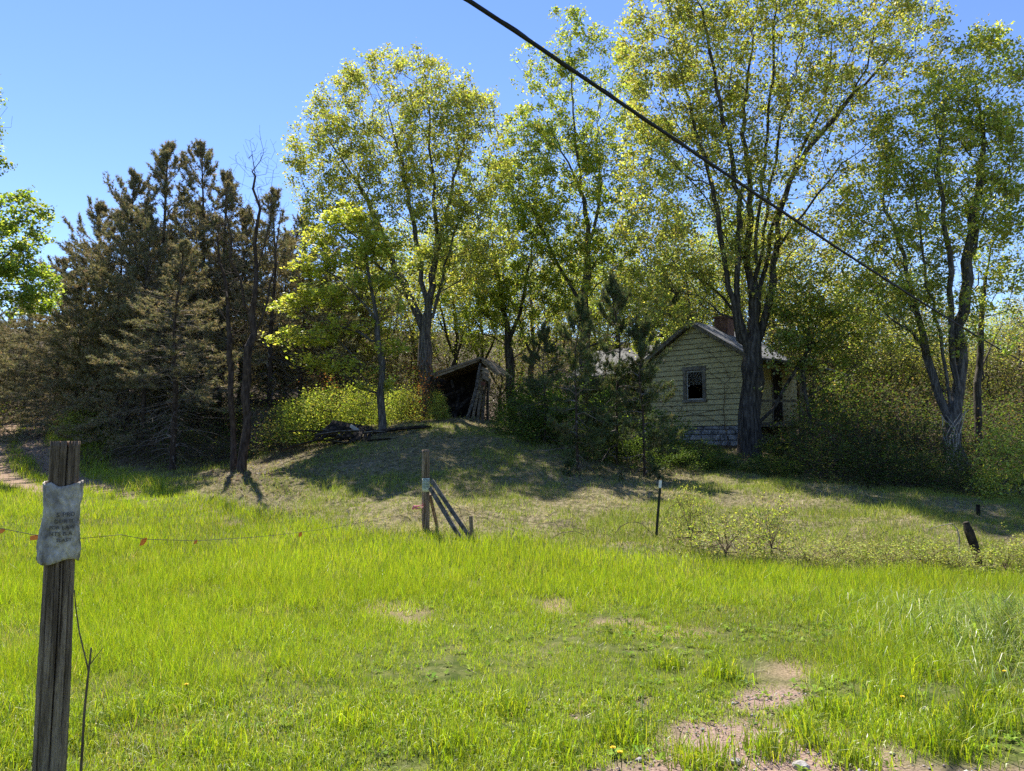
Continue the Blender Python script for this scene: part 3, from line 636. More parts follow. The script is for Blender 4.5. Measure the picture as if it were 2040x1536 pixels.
def put(kind, px, py, Y, hm, wm, label, group=None, cat='shrub'):
    """base at pixel py (if the ground there agrees) at distance Y; hm, wm height and half-width in metres"""
    X = P(px, 850, Y)[0]; o = sh[kind] if kind not in su else copy_tree(sh[kind]); su.add(kind)
    d0 = {'dark':(1.6,1.1),'dark2':(1.9,1.3),'yg':(1.6,1.2),'twiggy':(1.7,1.2),'rose':(1.15,1.0),'red':(1.5,.8)}[kind]
    o.location = (X, Y, H(X, Y) - .03); o.scale = (wm/d0[1], wm/d0[1], hm/d0[0]); o.rotation_euler = (0, 0, rng.random()*6.28); tag(o, label, cat, group); return o
for px, Y, hm, wm in [(1330,22,1.3,1.0),(1395,21,.65,1.0),(1360,19.5,.6,.9),(1560,21.5,.9,1.0),(1440,19.8,.45,.8),(1530,19.5,.5,.9)]:
    put('dark', px, 0, Y, hm, wm, 'dark leafy shrub growing against the stone foundation of the house', 'shrubs below the house')
for px, Y, hm, wm in [(1585,22.2,1.3,.8),(1625,22.5,2.2,1.0),(1680,23.5,2.8,1.3),(1655,25,3.0,1.2),(1660,20,2.1,1.5),(1720,22,2.3,1.6),(1790,20,1.7,1.5),(1640,18,1.1,1.2),(1850,18,1.0,1.2),(1730,18,1.1,1.3),(1810,17,.9,1.1),(1870,24,2.0,1.5),(1960,19,1.1,1.2),(1900,17.2,.8,1.0),(1950,25,2.2,1.6),(2050,22,2.4,1.6)]:
    put('dark2', px, 0, Y, hm, wm, 'dense shaded shrub in the thicket between porch and broad maple', 'thicket shrubs right of the porch')
for px, Y, hm, wm in [(1600,20.5,1.5,1.2),(1680,19,1.4,1.3),(1760,19.5,1.8,1.4),(1830,19,1.5,1.3),(1700,24,2.6,1.5),(1770,24,2.8,1.6),(1840,22.5,2.2,1.4),(1990,21,1.8,1.4)]:
    put('twiggy', px, 0, Y, hm, wm, 'brown tangle of bare twigs in the thicket right of the porch', 'twig tangles right of the porch')
put('yg', 2025, 0, 16, 1.7, 1.1, 'sunlit bright green bush at the right edge of the field')
put('yg', 640, 0, 23.5, 1.9, 1.6, 'yellow-green bush behind the pile of rotten boards'); put('yg', 590, 0, 24.5, 1.6, 1.2, 'yellow-green bush beside the grey outbuilding wall')
put('yg', 872, 0, 24.2, 1.0, .45, 'upright leafy bush in the mouth of the leaning shed'); put('yg', 800, 0, 25.2, 1.3, 1.0, 'pale green bush between young maple and shed')
put('yg', 165, 0, 27, 1.3, 1.2, 'leafy bush on the corner where the driveway enters the woods'); put('yg', 720, 0, 24.5, 1.7, 1.1, 'yellow-green bush behind the young maple')
for px, Y, hm, wm in [(1035,22.5,1.3,1.0),(1070,22,1.6,1.2),(1110,21,1.5,1.2),(1180,22.5,1.8,1.3),(1240,24,2.0,1.3),(1290,21,1.4,1.0),(1045,26,1.9,1.2),(1130,25,2.3,1.5),(1205,20,1.1,1.1),(1265,19.3,.9,.9)]:
    put('dark', px, 0, Y, hm, wm, 'leafy green shrub in the thicket between shed and house wing', 'thicket shrubs left of the house')
for px, Y, hm, wm in [(300,25,1.4,1.4),(380,24,1.3,1.3),(440,23,1.2,1.3),(520,24,1.7,1.4),(230,28,1.6,1.5),(20,36,2.0,2.0),(100,38,2.2,1.8),(420,27,1.9,1.6),(330,29,2.0,1.8),(560,22,1.0,1.0),(-20,30,1.8,1.6),(520,28,2.2,1.6)]:
    put('twiggy', px, 0, Y, hm, wm, 'brown twiggy undergrowth bush beneath the pines', 'undergrowth beneath the pines')
for px, Y, hm, wm in [(760,29,2.0,1.6),(840,30,2.4,1.8),(930,30,2.2,1.8),(1010,30,2.4,1.8),(1090,31,2.4,1.8),(1650,27,2.4,1.6),(1720,28,2.8,1.8),(1800,27,2.6,1.8),(1880,28,2.6,1.8),(1990,27,2.6,1.8),(2060,28,2.8,1.8),(680,28,2.2,1.6)]:
    put('twiggy', px, 0, Y, hm, wm, 'brown twiggy undergrowth bush in the woods behind the house', 'undergrowth behind the house')
put('red', 645, 0, 25.5, 2.3, .9, 'small bush with reddish-brown leaves behind the yellow-green bushes'); put('red', 845, 0, 25, 2.3, .8, 'straggly bush with copper leaves left of the leaning shed')
put('rose', 1372, 0, 10.9, 1.12, .42, 'rose bush with bright leaf clusters right of the metal fence post', cat='bush'); put('rose', 1440, 0, 10.2, .75, .65, 'low twiggy rose bush in the middle of the fence line', cat='bush')
put('rose', 1530, 0, 10.4, 1.0, .5, 'rose bush with bright upper shoots beyond the low twiggy one', cat='bush')
for px, Y, hm, wm in [(1660,10,.4,.5),(1750,9.9,.4,.5),(1830,9.9,.5,.55),(1890,9.7,.45,.5),(1990,9.6,.5,.5),(2050,9.8,.6,.5),(1600,9.7,.35,.4)]:
    put('rose', px, 0, Y, hm, wm, 'knee-high bramble with small bright leaves along the old fence line', 'brambles along the fence line', 'bramble')
#--PART3--
# ---------------------------------------------------------------- house
Lc = np.array([5.49, 29.0]); Rc = np.array([8.72, 26.0]); wid = float(np.linalg.norm(Rc - Lc)); rz = math.atan2(Rc[1]-Lc[1], Rc[0]-Lc[0])
HZ = 1.30; zf, ze, zp = 2.25 - HZ, 4.69 - HZ, 6.14 - HZ; dep = 4.4; hw = wid / 2
house = empty('house', (Lc[0], Lc[1], HZ), rz); tag(house, 'abandoned yellow clapboard house with a gable window and overgrown porch', 'house')
wx0, wx1, wz0, wz1 = hw - .36, hw + .36, 3.20 - HZ, 4.34 - HZ       # gable window opening
T = .1
w_ = MB(); ysl = (0, T, 0)
def gz_at(x): return ze + (zp - ze) * (1 - abs(x - hw) / hw)
w_.prism([(0,0,zf),(wx0,0,zf),(wx0,0,gz_at(wx0)),(0,0,ze)][::1], ysl); w_.prism([(wx1,0,zf),(wid,0,zf),(wid,0,ze),(wx1,0,gz_at(wx1))], ysl)
w_.prism([(wx0+.001,0,zf),(wx1-.001,0,zf),(wx1-.001,0,wz0),(wx0+.001,0,wz0)], ysl); w_.prism([(wx0+.001,0,wz1),(wx1-.001,0,wz1),(wx1-.001,0,gz_at(wx1)),(hw,0,zp),(wx0+.001,0,gz_at(wx0))], ysl)
wall = w_.build('gable_wall', M['inside'], house)
def board(parent, x0a, x1a, x0b, x1b, z0, z1, mat='siding', y=0, name='siding_board'):
    """one lapped course: bottom edge proud of the wall, top edge tucked in; a = bottom edge, b = top edge"""
    j = rng.normal() * .0025; b_ = MB(); o0, o1 = y - .045 + j, y - .014
    b_.add([(x0a,o0,z0+j),(x1a,o0,z0+j+rng.normal()*.004),(x1b,o1,z1),(x0b,o1,z1),(x0a,y-.004,z0+j),(x1a,y-.004,z0+j),(x1b,y-.004,z1),(x0b,y-.004,z1)],
           [(0,1,2,3),(7,6,5,4),(4,5,1,0),(5,6,2,1),(6,7,3,2),(7,4,0,3)])
    return b_.build(name, M[mat], parent)
cs = .200; z = zf - .05
while z < zp - .08:
    z1 = min(z + cs - .020, zp - .02)
    def lim(zz):
        if zz <= ze: return 0., wid
        q = (zz - ze) / (zp - ze) * hw; return q, wid - q
    a0, a1 = lim(z); b0_, b1_ = lim(z1)
    if z1 > wz0 + .02 and z < wz1 - .02:
        board(wall, a0, wx0 - .06, b0_, wx0 - .06, z, z1); board(wall, wx1 + .06, a1, wx1 + .06, b1_, z, z1)
    else: board(wall, a0, a1, b0_, b1_, z, z1)
    z += cs
# side wall towards the porch, in the local plane x = wid
sw = MB().box(wid - T, wid, T + .002, dep, zf, ze).build('side_wall', M['inside'], house)
z = zf - .05
while z < ze - .05:
    for (ya, yb) in ((.0, 1.9), (2.9, dep)) if z < zf + 2.0 else ((0., dep),):
        b_ = MB(); b_.add([(wid+.034,ya,z),(wid+.034,yb,z),(wid+.012,yb,z+cs+.012),(wid+.012,ya,z+cs+.012),(wid+.004,ya,z),(wid+.004,yb,z),(wid+.004,yb,z+cs+.012),(wid+.004,ya,z+cs+.012)],
            [(0,1,2,3),(7,6,5,4),(4,5,1,0),(5,6,2,1),(6,7,3,2),(7,4,0,3)]); b_.build('siding_board', M['siding'], sw)
    z += cs
dr = MB().box(wid + .006, wid + .03, 1.98, 2.82, zf, zf + 1.95).build('door', M['darkwood'], house)
MB().box(wid + .031, wid + .05, 1.9, 1.98, zf, zf + 2.02).box(wid + .031, wid + .05, 2.82, 2.9, zf, zf + 2.02).build('frame', M['casing'], dr)
MB().box(0, T, T + .002, dep, zf, ze).box(T, wid - T, dep - T, dep, zf, ze).box(T + .002, wid - T - .002, T + .002, dep - T - .002, zf, zf + .06).build('back_wall', M['inside'], house)
# corner boards
MB().box(-.06, .06, -.055, -.036, zf - .05, ze - .02).build('corner_board', M['trim'], house); MB().box(wid - .07, wid + .05, -.056, -.037, zf - .05, ze - .02).build('corner_board', M['trim'], house)
# roof: two slabs with overhang, rake boards, ridge
ov, yo, th = .30, .32, .09; sl = (zp - ze) / hw
roof = MB()
roof.prism([(-ov, -yo, ze - ov*sl + .05),(hw, -yo, zp + .05),(hw, -yo, zp + .05 + th),(-ov, -yo, ze - ov*sl + .05 + th)], (0, dep + 2*yo, 0))
roof.prism([(wid + ov, -yo, ze - ov*sl + .05),(hw + .002, -yo, zp + .05),(hw + .002, -yo, zp + .05 + th),(wid + ov, -yo, ze - ov*sl + .05 + th)][::-1], (0, dep + 2*yo, 0))
ro = roof.build('roof', M['shingle'], house)
for s0, s1 in (((-ov - .01, ze - ov*sl), (hw, zp)), ((wid + ov + .01, ze - ov*sl), (hw, zp))):
    MB().beam((s0[0], -yo - .02, s0[1] + .05), (s1[0], -yo - .02, s1[1] + .05), .035, .15, (0, 0, 1)).build('rake_board', M['trim'], ro)
ch = MB().box(hw + .05, hw + .62, 1.6, 2.2, zp - .3, zp + .42).box(hw + .02, hw + .65, 1.57, 2.23, zp + .42, zp + .52).build('chimney', M['brick'], ro)
# window
win = MB().box(wx0 - .12, wx0, -.075, .03, wz0 - .02, wz1 + .02).box(wx1, wx1 + .12, -.075, .03, wz0 - .02, wz1 + .02).box(wx0 - .15, wx1 + .15, -.085, .03, wz1 + .021, wz1 + .16).build('window', M['casing'], house)
MB().box(wx0 - .16, wx1 + .16, -.12, .03, wz0 - .09, wz0 - .021).build('sill', M['casing'], win)
zm = (wz0 + wz1) / 2 - .02
sash = MB()
sash.box(wx0, wx0 + .045, 0, .03, wz0, wz1).box(wx1 - .045, wx1, 0, .03, wz0, wz1).box(wx0 + .046, wx1 - .046, 0, .03, wz1 - .05, wz1).box(wx0 + .046, wx1 - .046, .0, .03, wz0, wz0 + .06).box(wx0 + .046, wx0 + .12, 0, .03, zm, zm + .035)
sash.build('sash', M['sash'], win)
MB().box(wx0 + .047, wx1 - .047, .012, .016, zm + .04, wz1 - .052).build('pane', M['glass'], win)
# stone foundation: each stone a piece
fo = MB().box(.06, wid - .06, .03, dep, -.9, zf - .055).build('foundation', M['stone'], house)
z = -.5; row = 0
while z < zf - .1:
    hgt = min(rng.uniform(.17, .24), zf - .06 - z); x = -rng.uniform(0, .3) * (row % 2)
    while x < wid - .05:
        wS = rng.uniform(.26, .55); xa, xb = max(x, 0) + .012, min(x + wS, wid) - .012
        if xb - xa > .05:
            yp = -.02 - rng.uniform(0, .045); c = rng.uniform(.01, .035, 4)
            MB().add([(xa,.028,z+.01),(xb,.028,z+.01),(xb,.028,z+hgt-.01),(xa,.028,z+hgt-.01),(xa+c[0],yp,z+.01+c[1]),(xb-c[1],yp,z+.01+c[2]),(xb-c[2],yp,z+hgt-.01-c[3]),(xa+c[3],yp,z+hgt-.01-c[0])],
                     [(4,5,6,7),(0,1,5,4),(1,2,6,5),(2,3,7,6),(3,0,4,7)]).build('stone', M['stone'], fo)
        x += wS
    z += hgt; row += 1
# porch along the side wall
px0, px1, py0, py1, pz = wid + .06, wid + 1.75, .5, 3.9, zf + .05
po = MB().box(px0, px1, py0, py1, pz - .16, pz - .03).build('porch', M['plank'], house)
yy = py0
while yy < py1 - .1:
    MB().box(px0, px1 + rng.uniform(0, .08), yy + .006, yy + .145, pz - .028, pz + rng.uniform(0, .008)).build('floor_board', M['plank'], po); yy += .15
for q in (py0 + .1, 1.6, 2.7, py1 - .1):
    MB().beam((px1 - .1, q, pz), (px1 - .1 + rng.normal()*.05, q + rng.normal()*.05, ze - .35), .1, .1, (0,1,0)).build('post', M['trim'], po)
    MB().beam((px1 - .12, q, -.8), (px1 - .12, q, pz - .165), .16, .16, (0,1,0)).build('pier', M['plank'], po)
for zz in (pz + .35, pz + .8): MB().beam((px1 - .1, py0, zz), (px1 - .1, py1, zz - .06), .05, .09).build('rail', M['trim'], po)
MB().beam((px0, py0 + .05, pz + .8), (px1, py0 + .05, pz + .74), .05, .09).build('rail', M['trim'], po)
pr = MB(); pr.prism([(px0 - .02, py0 - .25, ze - .02),(px1 + .35, py0 - .25, ze - .40),(px1 + .35, py0 - .25, ze - .34),(px0 - .02, py0 - .25, ze + .04)], (0, py1 - py0 + .5, -.12)); pr.build('porch_roof', M['shingle'], house)
MB().beam((px1 - .1, py0 - .1, ze - .40), (px1 - .1, py1 + .1, ze - .50), .09, .14).build('porch_beam', M['trim'], house)
# wing behind to the left: local y > 2, x < 0
wy0, wl, wd = 2.1, 5.2, 3.0
MB().box(-wl, -.01, wy0 + .6, wy0 + wd, zf - .6, ze - .1).build('wing_wall', M['darkwood'], house)
MB().prism([(-wl - .25, wy0 - .35, ze - .12),(-wl - .25, wy0 + wd/2, zp - .15),(-wl - .25, wy0 + wd/2, zp - .06),(-wl - .25, wy0 - .35, ze - .03)], (wl + 1.0, 0, 0)).prism(
    [(-wl - .25, wy0 + wd + .2, ze - .12),(-wl - .25, wy0 + wd/2 + .002, zp - .15),(-wl - .25, wy0 + wd/2 + .002, zp - .06),(-wl - .25, wy0 + wd + .2, ze - .03)][::-1], (wl + 1.0, 0, 0)).build('wing_roof', M['shingle'], house)
for q in (-.8, -1.5, -2.3, -3.4, -4.6): MB().beam((q, wy0 - .2, zf - .7), (q + rng.normal()*.03, wy0 - .2, ze - .14), .09, .09, (0,1,0)).build('wing_post', M['plank'], house)
MB().box(-wl, -.02, wy0 - .25, wy0 + .58, zf - .15, zf - .02).build('wing_floor', M['plank'], house)
# vines on the gable
vp = np.c_[rng.uniform(.1, wid - .1, 150), np.zeros(150), rng.uniform(zf - .2, zp - .5, 150)]; vp = vp[vp[:, 2] < np.array([gz_at(x) for x in vp[:, 0]]) - .1]
vp[:, 1] = -.055
pos, par = grow([np.array([[wid-.9,-.09,-.3],[wid-1.0,-.05,zf+.8],[wid-.8,-.05,ze-.5],[wid-1.5,-.05,ze+.3]]), np.array([[.1,-.06,.9],[.35,-.055,ze-.3],[.9,-.055,ze+.4],[1.6,-.055,ze+.85]])], vp, .35, .25, .4, .0)
cnt = tips_of(par); pos[:, 1] = np.minimum(pos[:, 1], -.05); V, Fq = tubes(pos, par, .0038 * cnt ** .34, (5,4,3))
vine = empty('vine', (Lc[0], Lc[1], HZ), rz); tag(vine, 'leafless vine creeping over the yellow gable boards', 'vine'); npmesh('stems', V, Fq, M['cane'], vine)
ti = np.where(cnt <= 2)[0]; k = rng.choice(ti, 160); c = pos[k] + rng.normal(size=(160, 3)) * .05; c[:, 1] = np.minimum(c[:, 1], -.07)
v, f = cards(c, rng.uniform(.04, .07, 160)); npmesh('foliage', v, [f], M['leaf'], vine, col=np.repeat(palette(160, BRN + PAL_G[:1], [2,2,1,1]), 4, 0))

# ---------------------------------------------------------------- leaning shed (world coordinates, origin at its corner)
so = P(948, 834, 25.0); so[2] = H(so[0], so[1]); shed = empty('shed', so); tag(shed, 'small collapsing wooden shed leaning open-mouthed on the bank', 'shed')
def S(px, py, dy=0): return P(px, py, 25.0 + dy) - so
pk, le, re_ = S(957,715), S(858,749), S(993,745); back = np.array([.5, 2.3, .05])
def slab(a, b, t, name, n_, mat, parent=shed):
    d = (b - a); nrm = np.cross(back, d); nrm /= np.linalg.norm(nrm); nrm *= np.sign(nrm[2])
    for i in range(n_):                                        # boards run down the slope side by side
        f0, f1 = i / n_ + .004, (i + 1) / n_ - .004; e = rng.uniform(-.03, .07)
        q = [a + back*f0, b + d*e/np.linalg.norm(d) + back*f0, b + d*e/np.linalg.norm(d) + back*f1, a + back*f1]; MB().prism(q, nrm * t).build(name, M[mat], parent)
slab(pk, le, .085, 'roof_board', 10, 'roofedge'); slab(pk + np.array([.012,0,0]), re_, .05, 'roof_board', 9, 'tanwood')
MB().beam(pk + np.array([-.05, .12, -.02]), le + np.array([.1, .12, -.02]), .08, .1).build('rafter', M['tanwood'], shed)
MB().beam(pk + np.array([.05, .12, -.05]), re_ + np.array([-.02, .12, -.03]), .07, .09).build('rafter', M['tanwood'], shed)
MB().tube([S(957,724,.05), S(953,745,.05), S(948,775,.1), S(940,808,.1), S(928,838,.1)], [.045,.05,.05,.05,.05], 7).build('corner_post', M['plank'], shed)
MB().tube([S(862,755,.2), S(864,790,.2), S(868,836,.2)], .05, 7).build('corner_post', M['darkwood'], shed)
tops = np.linspace(956, 976, 5); bots = np.linspace(930, 972, 5)
for i in range(5):                                                        # bowed planks of the side panel
    c0, c1, c2 = S(tops[i], 742 + i*3, .10 + i*.18), S(tops[i] - 3 + (bots[i]-tops[i])*.3, 785, .12 + i*.18), S(bots[i], 842, .12 + i*.18)
    b_ = MB(); wv = np.array([.105, .06, 0]); nv = np.array([-.010, .02, 0])
    pts = [c0, (c0+c1)/2 + np.array([.01,0,0]), c1, (c1+c2)/2 + np.array([-.01,0,0]), c2]; vs = []
    for q in pts: vs += [q - wv*.5*.86, q + wv*.5*.86, q + wv*.5*.86 + nv, q - wv*.5*.86 + nv]
    b_.add(vs, [(0,1,2,3), (16,19,18,17)] + [(4*r+q, 4*r+(q+1)%4, 4*r+4+(q+1)%4, 4*r+4+q) for r in range(4) for q in range(4)]); b_.build('wall_board', M['tanwood'], shed)
for i in range(3): MB().beam(S(959 + i, 733 + i*8, .08), S(974, 741 + i*8, .08), .02, .11).build('gable_board', M['tanwood'], shed)
MB().prism([S(958,760,.02), S(967,761,.02), S(967,768,.02), S(958,767,.02)], (0, .01, 0)).build('rusty_plate', M['rust'], shed)
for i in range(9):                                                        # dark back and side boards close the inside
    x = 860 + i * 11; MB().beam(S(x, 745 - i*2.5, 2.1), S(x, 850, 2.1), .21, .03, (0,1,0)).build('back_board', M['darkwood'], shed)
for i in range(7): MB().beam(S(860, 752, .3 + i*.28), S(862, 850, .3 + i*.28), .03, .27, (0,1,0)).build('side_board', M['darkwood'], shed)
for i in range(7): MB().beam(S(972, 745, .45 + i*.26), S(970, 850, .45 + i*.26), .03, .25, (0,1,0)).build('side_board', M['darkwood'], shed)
for a_, b_ in (((880,790,.6),(925,775,.9)),((875,815,.5),(930,800,.8)),((890,835,.3),(935,792,.7)),((905,842,.2),(915,780,1.0)),((899,757,.3),(903,772,.35))):
    MB().beam(S(*a_), S(*b_), .09, .03, (0,1,.3)).build('loose_board', M['darkwood'], shed)

# ---------------------------------------------------------------- pile of rotten boards
pb = P(700, 880, 21.2); pb[2] = H(pb[0], pb[1]); pile = empty('collapsed_roof', pb); tag(pile, 'heap of dark rotten boards fallen beside the young maple', 'debris')
for i in range(13):                                                       # tilted collapsed sheet, its boards side by side
    t = i / 12; a = P(665 + 5*t, 838 + 6*t, 21.9 - .2*t) - pb + np.array([t*1.05, .1*t, -.10*t]); b = a + np.array([-.28 + t*.35, -1.0, -.50 + .08*rng.normal()])
    MB().beam(a, b, .09, .025, (.2,.3,1), 3, (0,0,-.03), .2).build('board', M['darkwood'], pile)
for i in range(16):
    a = np.array([rng.uniform(-.9, .9), rng.uniform(-.6, .4), rng.uniform(.05, .42)]); th_ = rng.normal() * .5 + (math.pi if rng.random() < .5 else 0); Lb = rng.uniform(.5, 1.3)
    MB().beam(a, a + np.array([math.cos(th_)*Lb, math.sin(th_)*Lb*.6, rng.normal()*.16 - .1]), rng.uniform(.05,.13), .028, (0,.3,1), 2, (0,0,.03), .3).build('board', M['plank' if rng.random() < .25 else 'darkwood'], pile)
MB().beam(P(698,848,21)-pb, P(714,858,20.9)-pb, .1, .02, (0,1,.3)).build('broken_slat', M['sash'], pile)
for (a, b, w__, lab) in (((770,858,21.6),(860,856,21.8),.16,'long rotten plank lying in the grass right of the young maple'), ((742,862,21.0),(835,851,21.3),.12,'dark split log lying across the bank beside the young maple'), ((628,868,20.6),(700,852,21.2),.14,'weathered plank sloping out of the left side of the heap')):
    a, b = P(*a), P(*b); a[2] = max(a[2], H(a[0], a[1]) + .04); b[2] = max(b[2], H(b[0], b[1]) + .05)
    tag(MB().beam(a, b, w__, .07, (0,.2,1), 6, (0,0,.03), .35).build('fallen_plank', M['darkwood'], origin=a), lab, 'plank')
# grey outbuilding wall behind the bare tree
ob = P(525, 850, 26.0); ob[2] = H(ob[0], ob[1]); outb = empty('outbuilding', ob); tag(outb, 'grey board wall of a small ruined outbuilding behind the leafless tree', 'outbuilding')
for i in range(9):
    x = -.75 + i * .17; MB().box(x, x + .16, 0, .025, -.1, 1.25 + rng.normal()*.05).build('wall_board', M['plank'], outb)
MB().box(-.76, .78, .03, .1, .2, .32).box(-.76, .78, .03, .1, 1.0, 1.1).build('rail', M['darkwood'], outb)
for i in range(4): MB().beam((-.95, -.25 + i*.42, 1.32 + i*.07), (.95, -.25 + i*.42, 1.36 + i*.07), .40, .03).build('roof_board', M['darkwood'], outb)
for i in range(5): MB().box(-.78, -.752, .03 + i*.3, .32 + i*.3, -.1, 1.3).build('side_board', M['darkwood'], outb)
for i in range(5): MB().box(.782, .81, .03 + i*.3, .32 + i*.3, -.1, 1.3).build('side_board', M['darkwood'], outb)

# ---------------------------------------------------------------- near fence post with notice
def round_post(name, base, top, r, mat, parent, origin, cracks=(), na=72, nz=60, seed=0, chip=.004):
    base = np.array(base, float); top = np.array(top, float); V = []
    for i in range(nz + 1):
        f = i / nz; c = base + (top - base) * f
        for k in range(na):
            th = 2*math.pi*k/na; rr = r * (1.04 - .07*f) + chip * (float(vnoise(th*5 + seed, f*3, seed)) - .5) * 2 + .0016 * math.sin(th*23 + seed)
            for (ang, f0, f1, wd, dp) in cracks:
                a2 = ang + .05 * math.sin(f * 9 + seed); dd = abs((th - a2 + math.pi) % (2*math.pi) - math.pi)
                if f0 < f < f1: rr -= dp * max(0, 1 - dd / wd) * min(1, (f - f0) / .06) * (1 if f1 >= 1 else min(1, (f1 - f) / .06))
            V.append(c + np.array([math.cos(th)*rr, math.sin(th)*rr, 0]))
    V.append(top + np.array([0, 0, -.004])); V = np.array(V); i_ = np.arange(nz)[:, None]*na; k_ = np.arange(na)[None]; k1 = (k_+1) % na
    q = np.stack([i_+k_, i_+k1, i_+na+k1, i_+na+k_], -1).reshape(-1, 4); t = np.c_[nz*na + np.arange(na), nz*na + (np.arange(na)+1) % na, np.full(na, len(V)-1)]
    return npmesh(name, V, [q, t], mat, parent, smooth=True, origin=origin)
def text_mesh(txt, size):
    cu = bpy.data.curves.new('lettering', 'FONT'); cu.body = txt; cu.size = size; cu.align_x = 'CENTER'; cu.resolution_u = 2
    o = bpy.data.objects.new('lettering', cu); COL.objects.link(o); dg = bpy.context.evaluated_depsgraph_get(); me = bpy.data.meshes.new_from_object(o.evaluated_get(dg)); bpy.data.objects.remove(o)
    v = np.array([q.co[:] for q in me.vertices]); f = [tuple(p.vertices) for p in me.polygons]; bpy.data.meshes.remove(me); return v, f
pb_ = np.array([-2.066, 3.3, H(-2.066, 3.3)]); pr_ = .060
fp = empty('fence_post', pb_); tag(fp, 'cracked grey wooden fence post wrapped with a faded paper notice', 'post')
round_post('shaft', pb_ - np.array([0,0,.1]), (pb_[0], pb_[1], 1.602), pr_, M['post'], fp, pb_, ((-.80,.70,1.01,.085,.055),(-.98,.15,.74,.06,.04),(-.78,.45,.76,.05,.03),(-1.9,0,.9,.07,.02),(-.25,.2,1.01,.06,.02),(-1.35,.3,1.01,.05,.012)), na=150, seed=3)
# notice wrapped round the post
ang0, ang1 = R(-205), R(40); nz_, na_ = 26, 40; zt, zb = 1.408, 1.060; V = []
def wrap(f, z, extra=0.0):
    a = ang0 + (ang1 - ang0) * f; lo = (zt - z) / (zt - zb); rr = pr_ * 1.03 + .010 + .005 * math.sin(f*9 + z*22) + .016 * lo * (1 - f) + .022 * max(0, .25 - f) * 4 * lo + extra
    return (pb_[0] + math.cos(a)*rr, pb_[1] + math.sin(a)*rr, z)
for i in range(nz_ + 1):
    for k in range(na_ + 1):
        f = k / na_; t = i / nz_; zt_ = zt + .012*math.sin(f*7+1) + .018*max(0, 1-abs(f-.42)*9); zb_ = zb + .010*math.sin(f*11) - .02*max(0, .2 - f)*3
        V.append(wrap(f, zb_ + (zt_ - zb_)*t, .003*math.sin(k*1.7 + i*1.1) + .006*(float(vnoise(k*.33, i*.5, 8)) - .5)))
ix = np.arange((nz_+1)*(na_+1)).reshape(nz_+1, na_+1); q = np.c_[ix[:-1,:-1].ravel(), ix[:-1,1:].ravel(), ix[1:,1:].ravel(), ix[1:,:-1].ravel()]
V = np.array(V); notice = npmesh('paper_notice', V, [q], M['paper'], smooth=True, origin=pb_ + np.array([0,0,1.06])); tag(notice, 'weathered grey paper notice with faded lettering stapled round the near post', 'notice')
so_ = notice.modifiers.new('thickness', 'SOLIDIFY'); so_.thickness = .003; so_.offset = -1
lm = MB()
for (txt, f0, z_, s_) in (('S PRO', .655, 1.262, .028), ('DUR IT', .63, 1.234, .023), ('FOR LAW', .605, 1.207, .023), ('NTS B.A', .59, 1.178, .025), ('SLAST', .635, 1.150, .022)):
    v, f = text_mesh(txt, s_); v = np.array([wrap(f0 + p[0] / (pr_ * 1.25 * (ang1 - ang0)), z_ + p[1], .0042) for p in v]); lm.add(v, f)
lm.build('lettering', M['ink'], notice, origin=pb_ + np.array([0,0,1.06]))
# dead stalk beside the post
st0 = P(163, 1470, 3.1); st0[2] = H(st0[0], st0[1]); p1, p2, p3 = P(175,1350,3.1), P(182,1290,3.1), P(150,1180,3.1)
stalk = MB(); stalk.tube([st0, P(168,1420,3.1), p1, p2], [.006,.005,.0045,.003], 6); stalk.tube([P(177,1340,3.1), P(170,1310,3.1), P(158,1260,3.1), P(151,1210,3.1), P(148,1175,3.1)], [.0035,.003,.003,.0025,.002], 5)
stalk.tube([P(178,1325,3.1), P(190,1310,3.1), P(205,1290,3.1)], [.0025,.002,.0015], 5)
tag(stalk.build('dead_stalk', M['cane'], origin=st0), 'dry brown weed stalk standing beside the near post', 'stalk')

# ---------------------------------------------------------------- braced middle post, sign, braces
mb = P(848, 1060, 12.0); mb[2] = H(mb[0], mb[1]); mt = P(848, 896, 12.0)
mp_ = empty('fence_post', mb); tag(mp_, 'braced wooden gate post carrying a small posted sign', 'post')
round_post('shaft', mb - np.array([0,0,.1]), mt, .060, M['post'], mp_, mb, ((-1.2,.1,1.01,.08,.02),(-1.9,0,.9,.07,.018),(-.7,.3,1.01,.06,.012)), 48, 30, 8, .006)
for (a, b, yo_) in (((860,957),(946,1082),-.72), ((857,972),(926,1088),-.80)):
    pa, pb2 = P(a[0], a[1], 12.0 - .085), P(b[0], b[1], 12.0 + yo_); pb2[2] = H(pb2[0], pb2[1]) - .04
    MB().beam(pa, pb2, .035, .066, (0,.35,1), 4, (0,0,-.012), .06).build('brace', M['plank'], mp_, origin=mb)
MB().beam(P(856,985,12.07), np.array([*P(873,1055,12.3)[:2], H(*P(873,1055,12.3)[:2]) - .05]), .05, .06, (0,1,0)).build('prop', M['post'], mp_, origin=mb)
sk = P(941, 1070, 11.35); sk[2] = H(sk[0], sk[1]); tag(MB().beam(sk - np.array([0,0,.1]), P(938,1028,11.35), .055, .055, (0,1,0), 3, None, .1).build('stake', M['post'], origin=sk), 'short wooden stake at the foot of the two brace planks', 'stake')
sz0, sz1 = P(848, 980, 11.94)[2], P(848, 953, 11.94)[2]; V = []
def wrap2(f, z, e=0): 
    a = R(-90) + f; rr = .0665 + e; return (mb[0] + math.sin(f)*rr*1.02, mb[1] - math.cos(f)*rr, z)
for i in range(5):
    for k in range(17): V.append(wrap2(-1.15 + 2.3*k/16, sz0 + (sz1 - sz0)*i/4))
ix = np.arange(85).reshape(5, 17); q = np.c_[ix[:-1,:-1].ravel(), ix[:-1,1:].ravel(), ix[1:,1:].ravel(), ix[1:,:-1].ravel()]
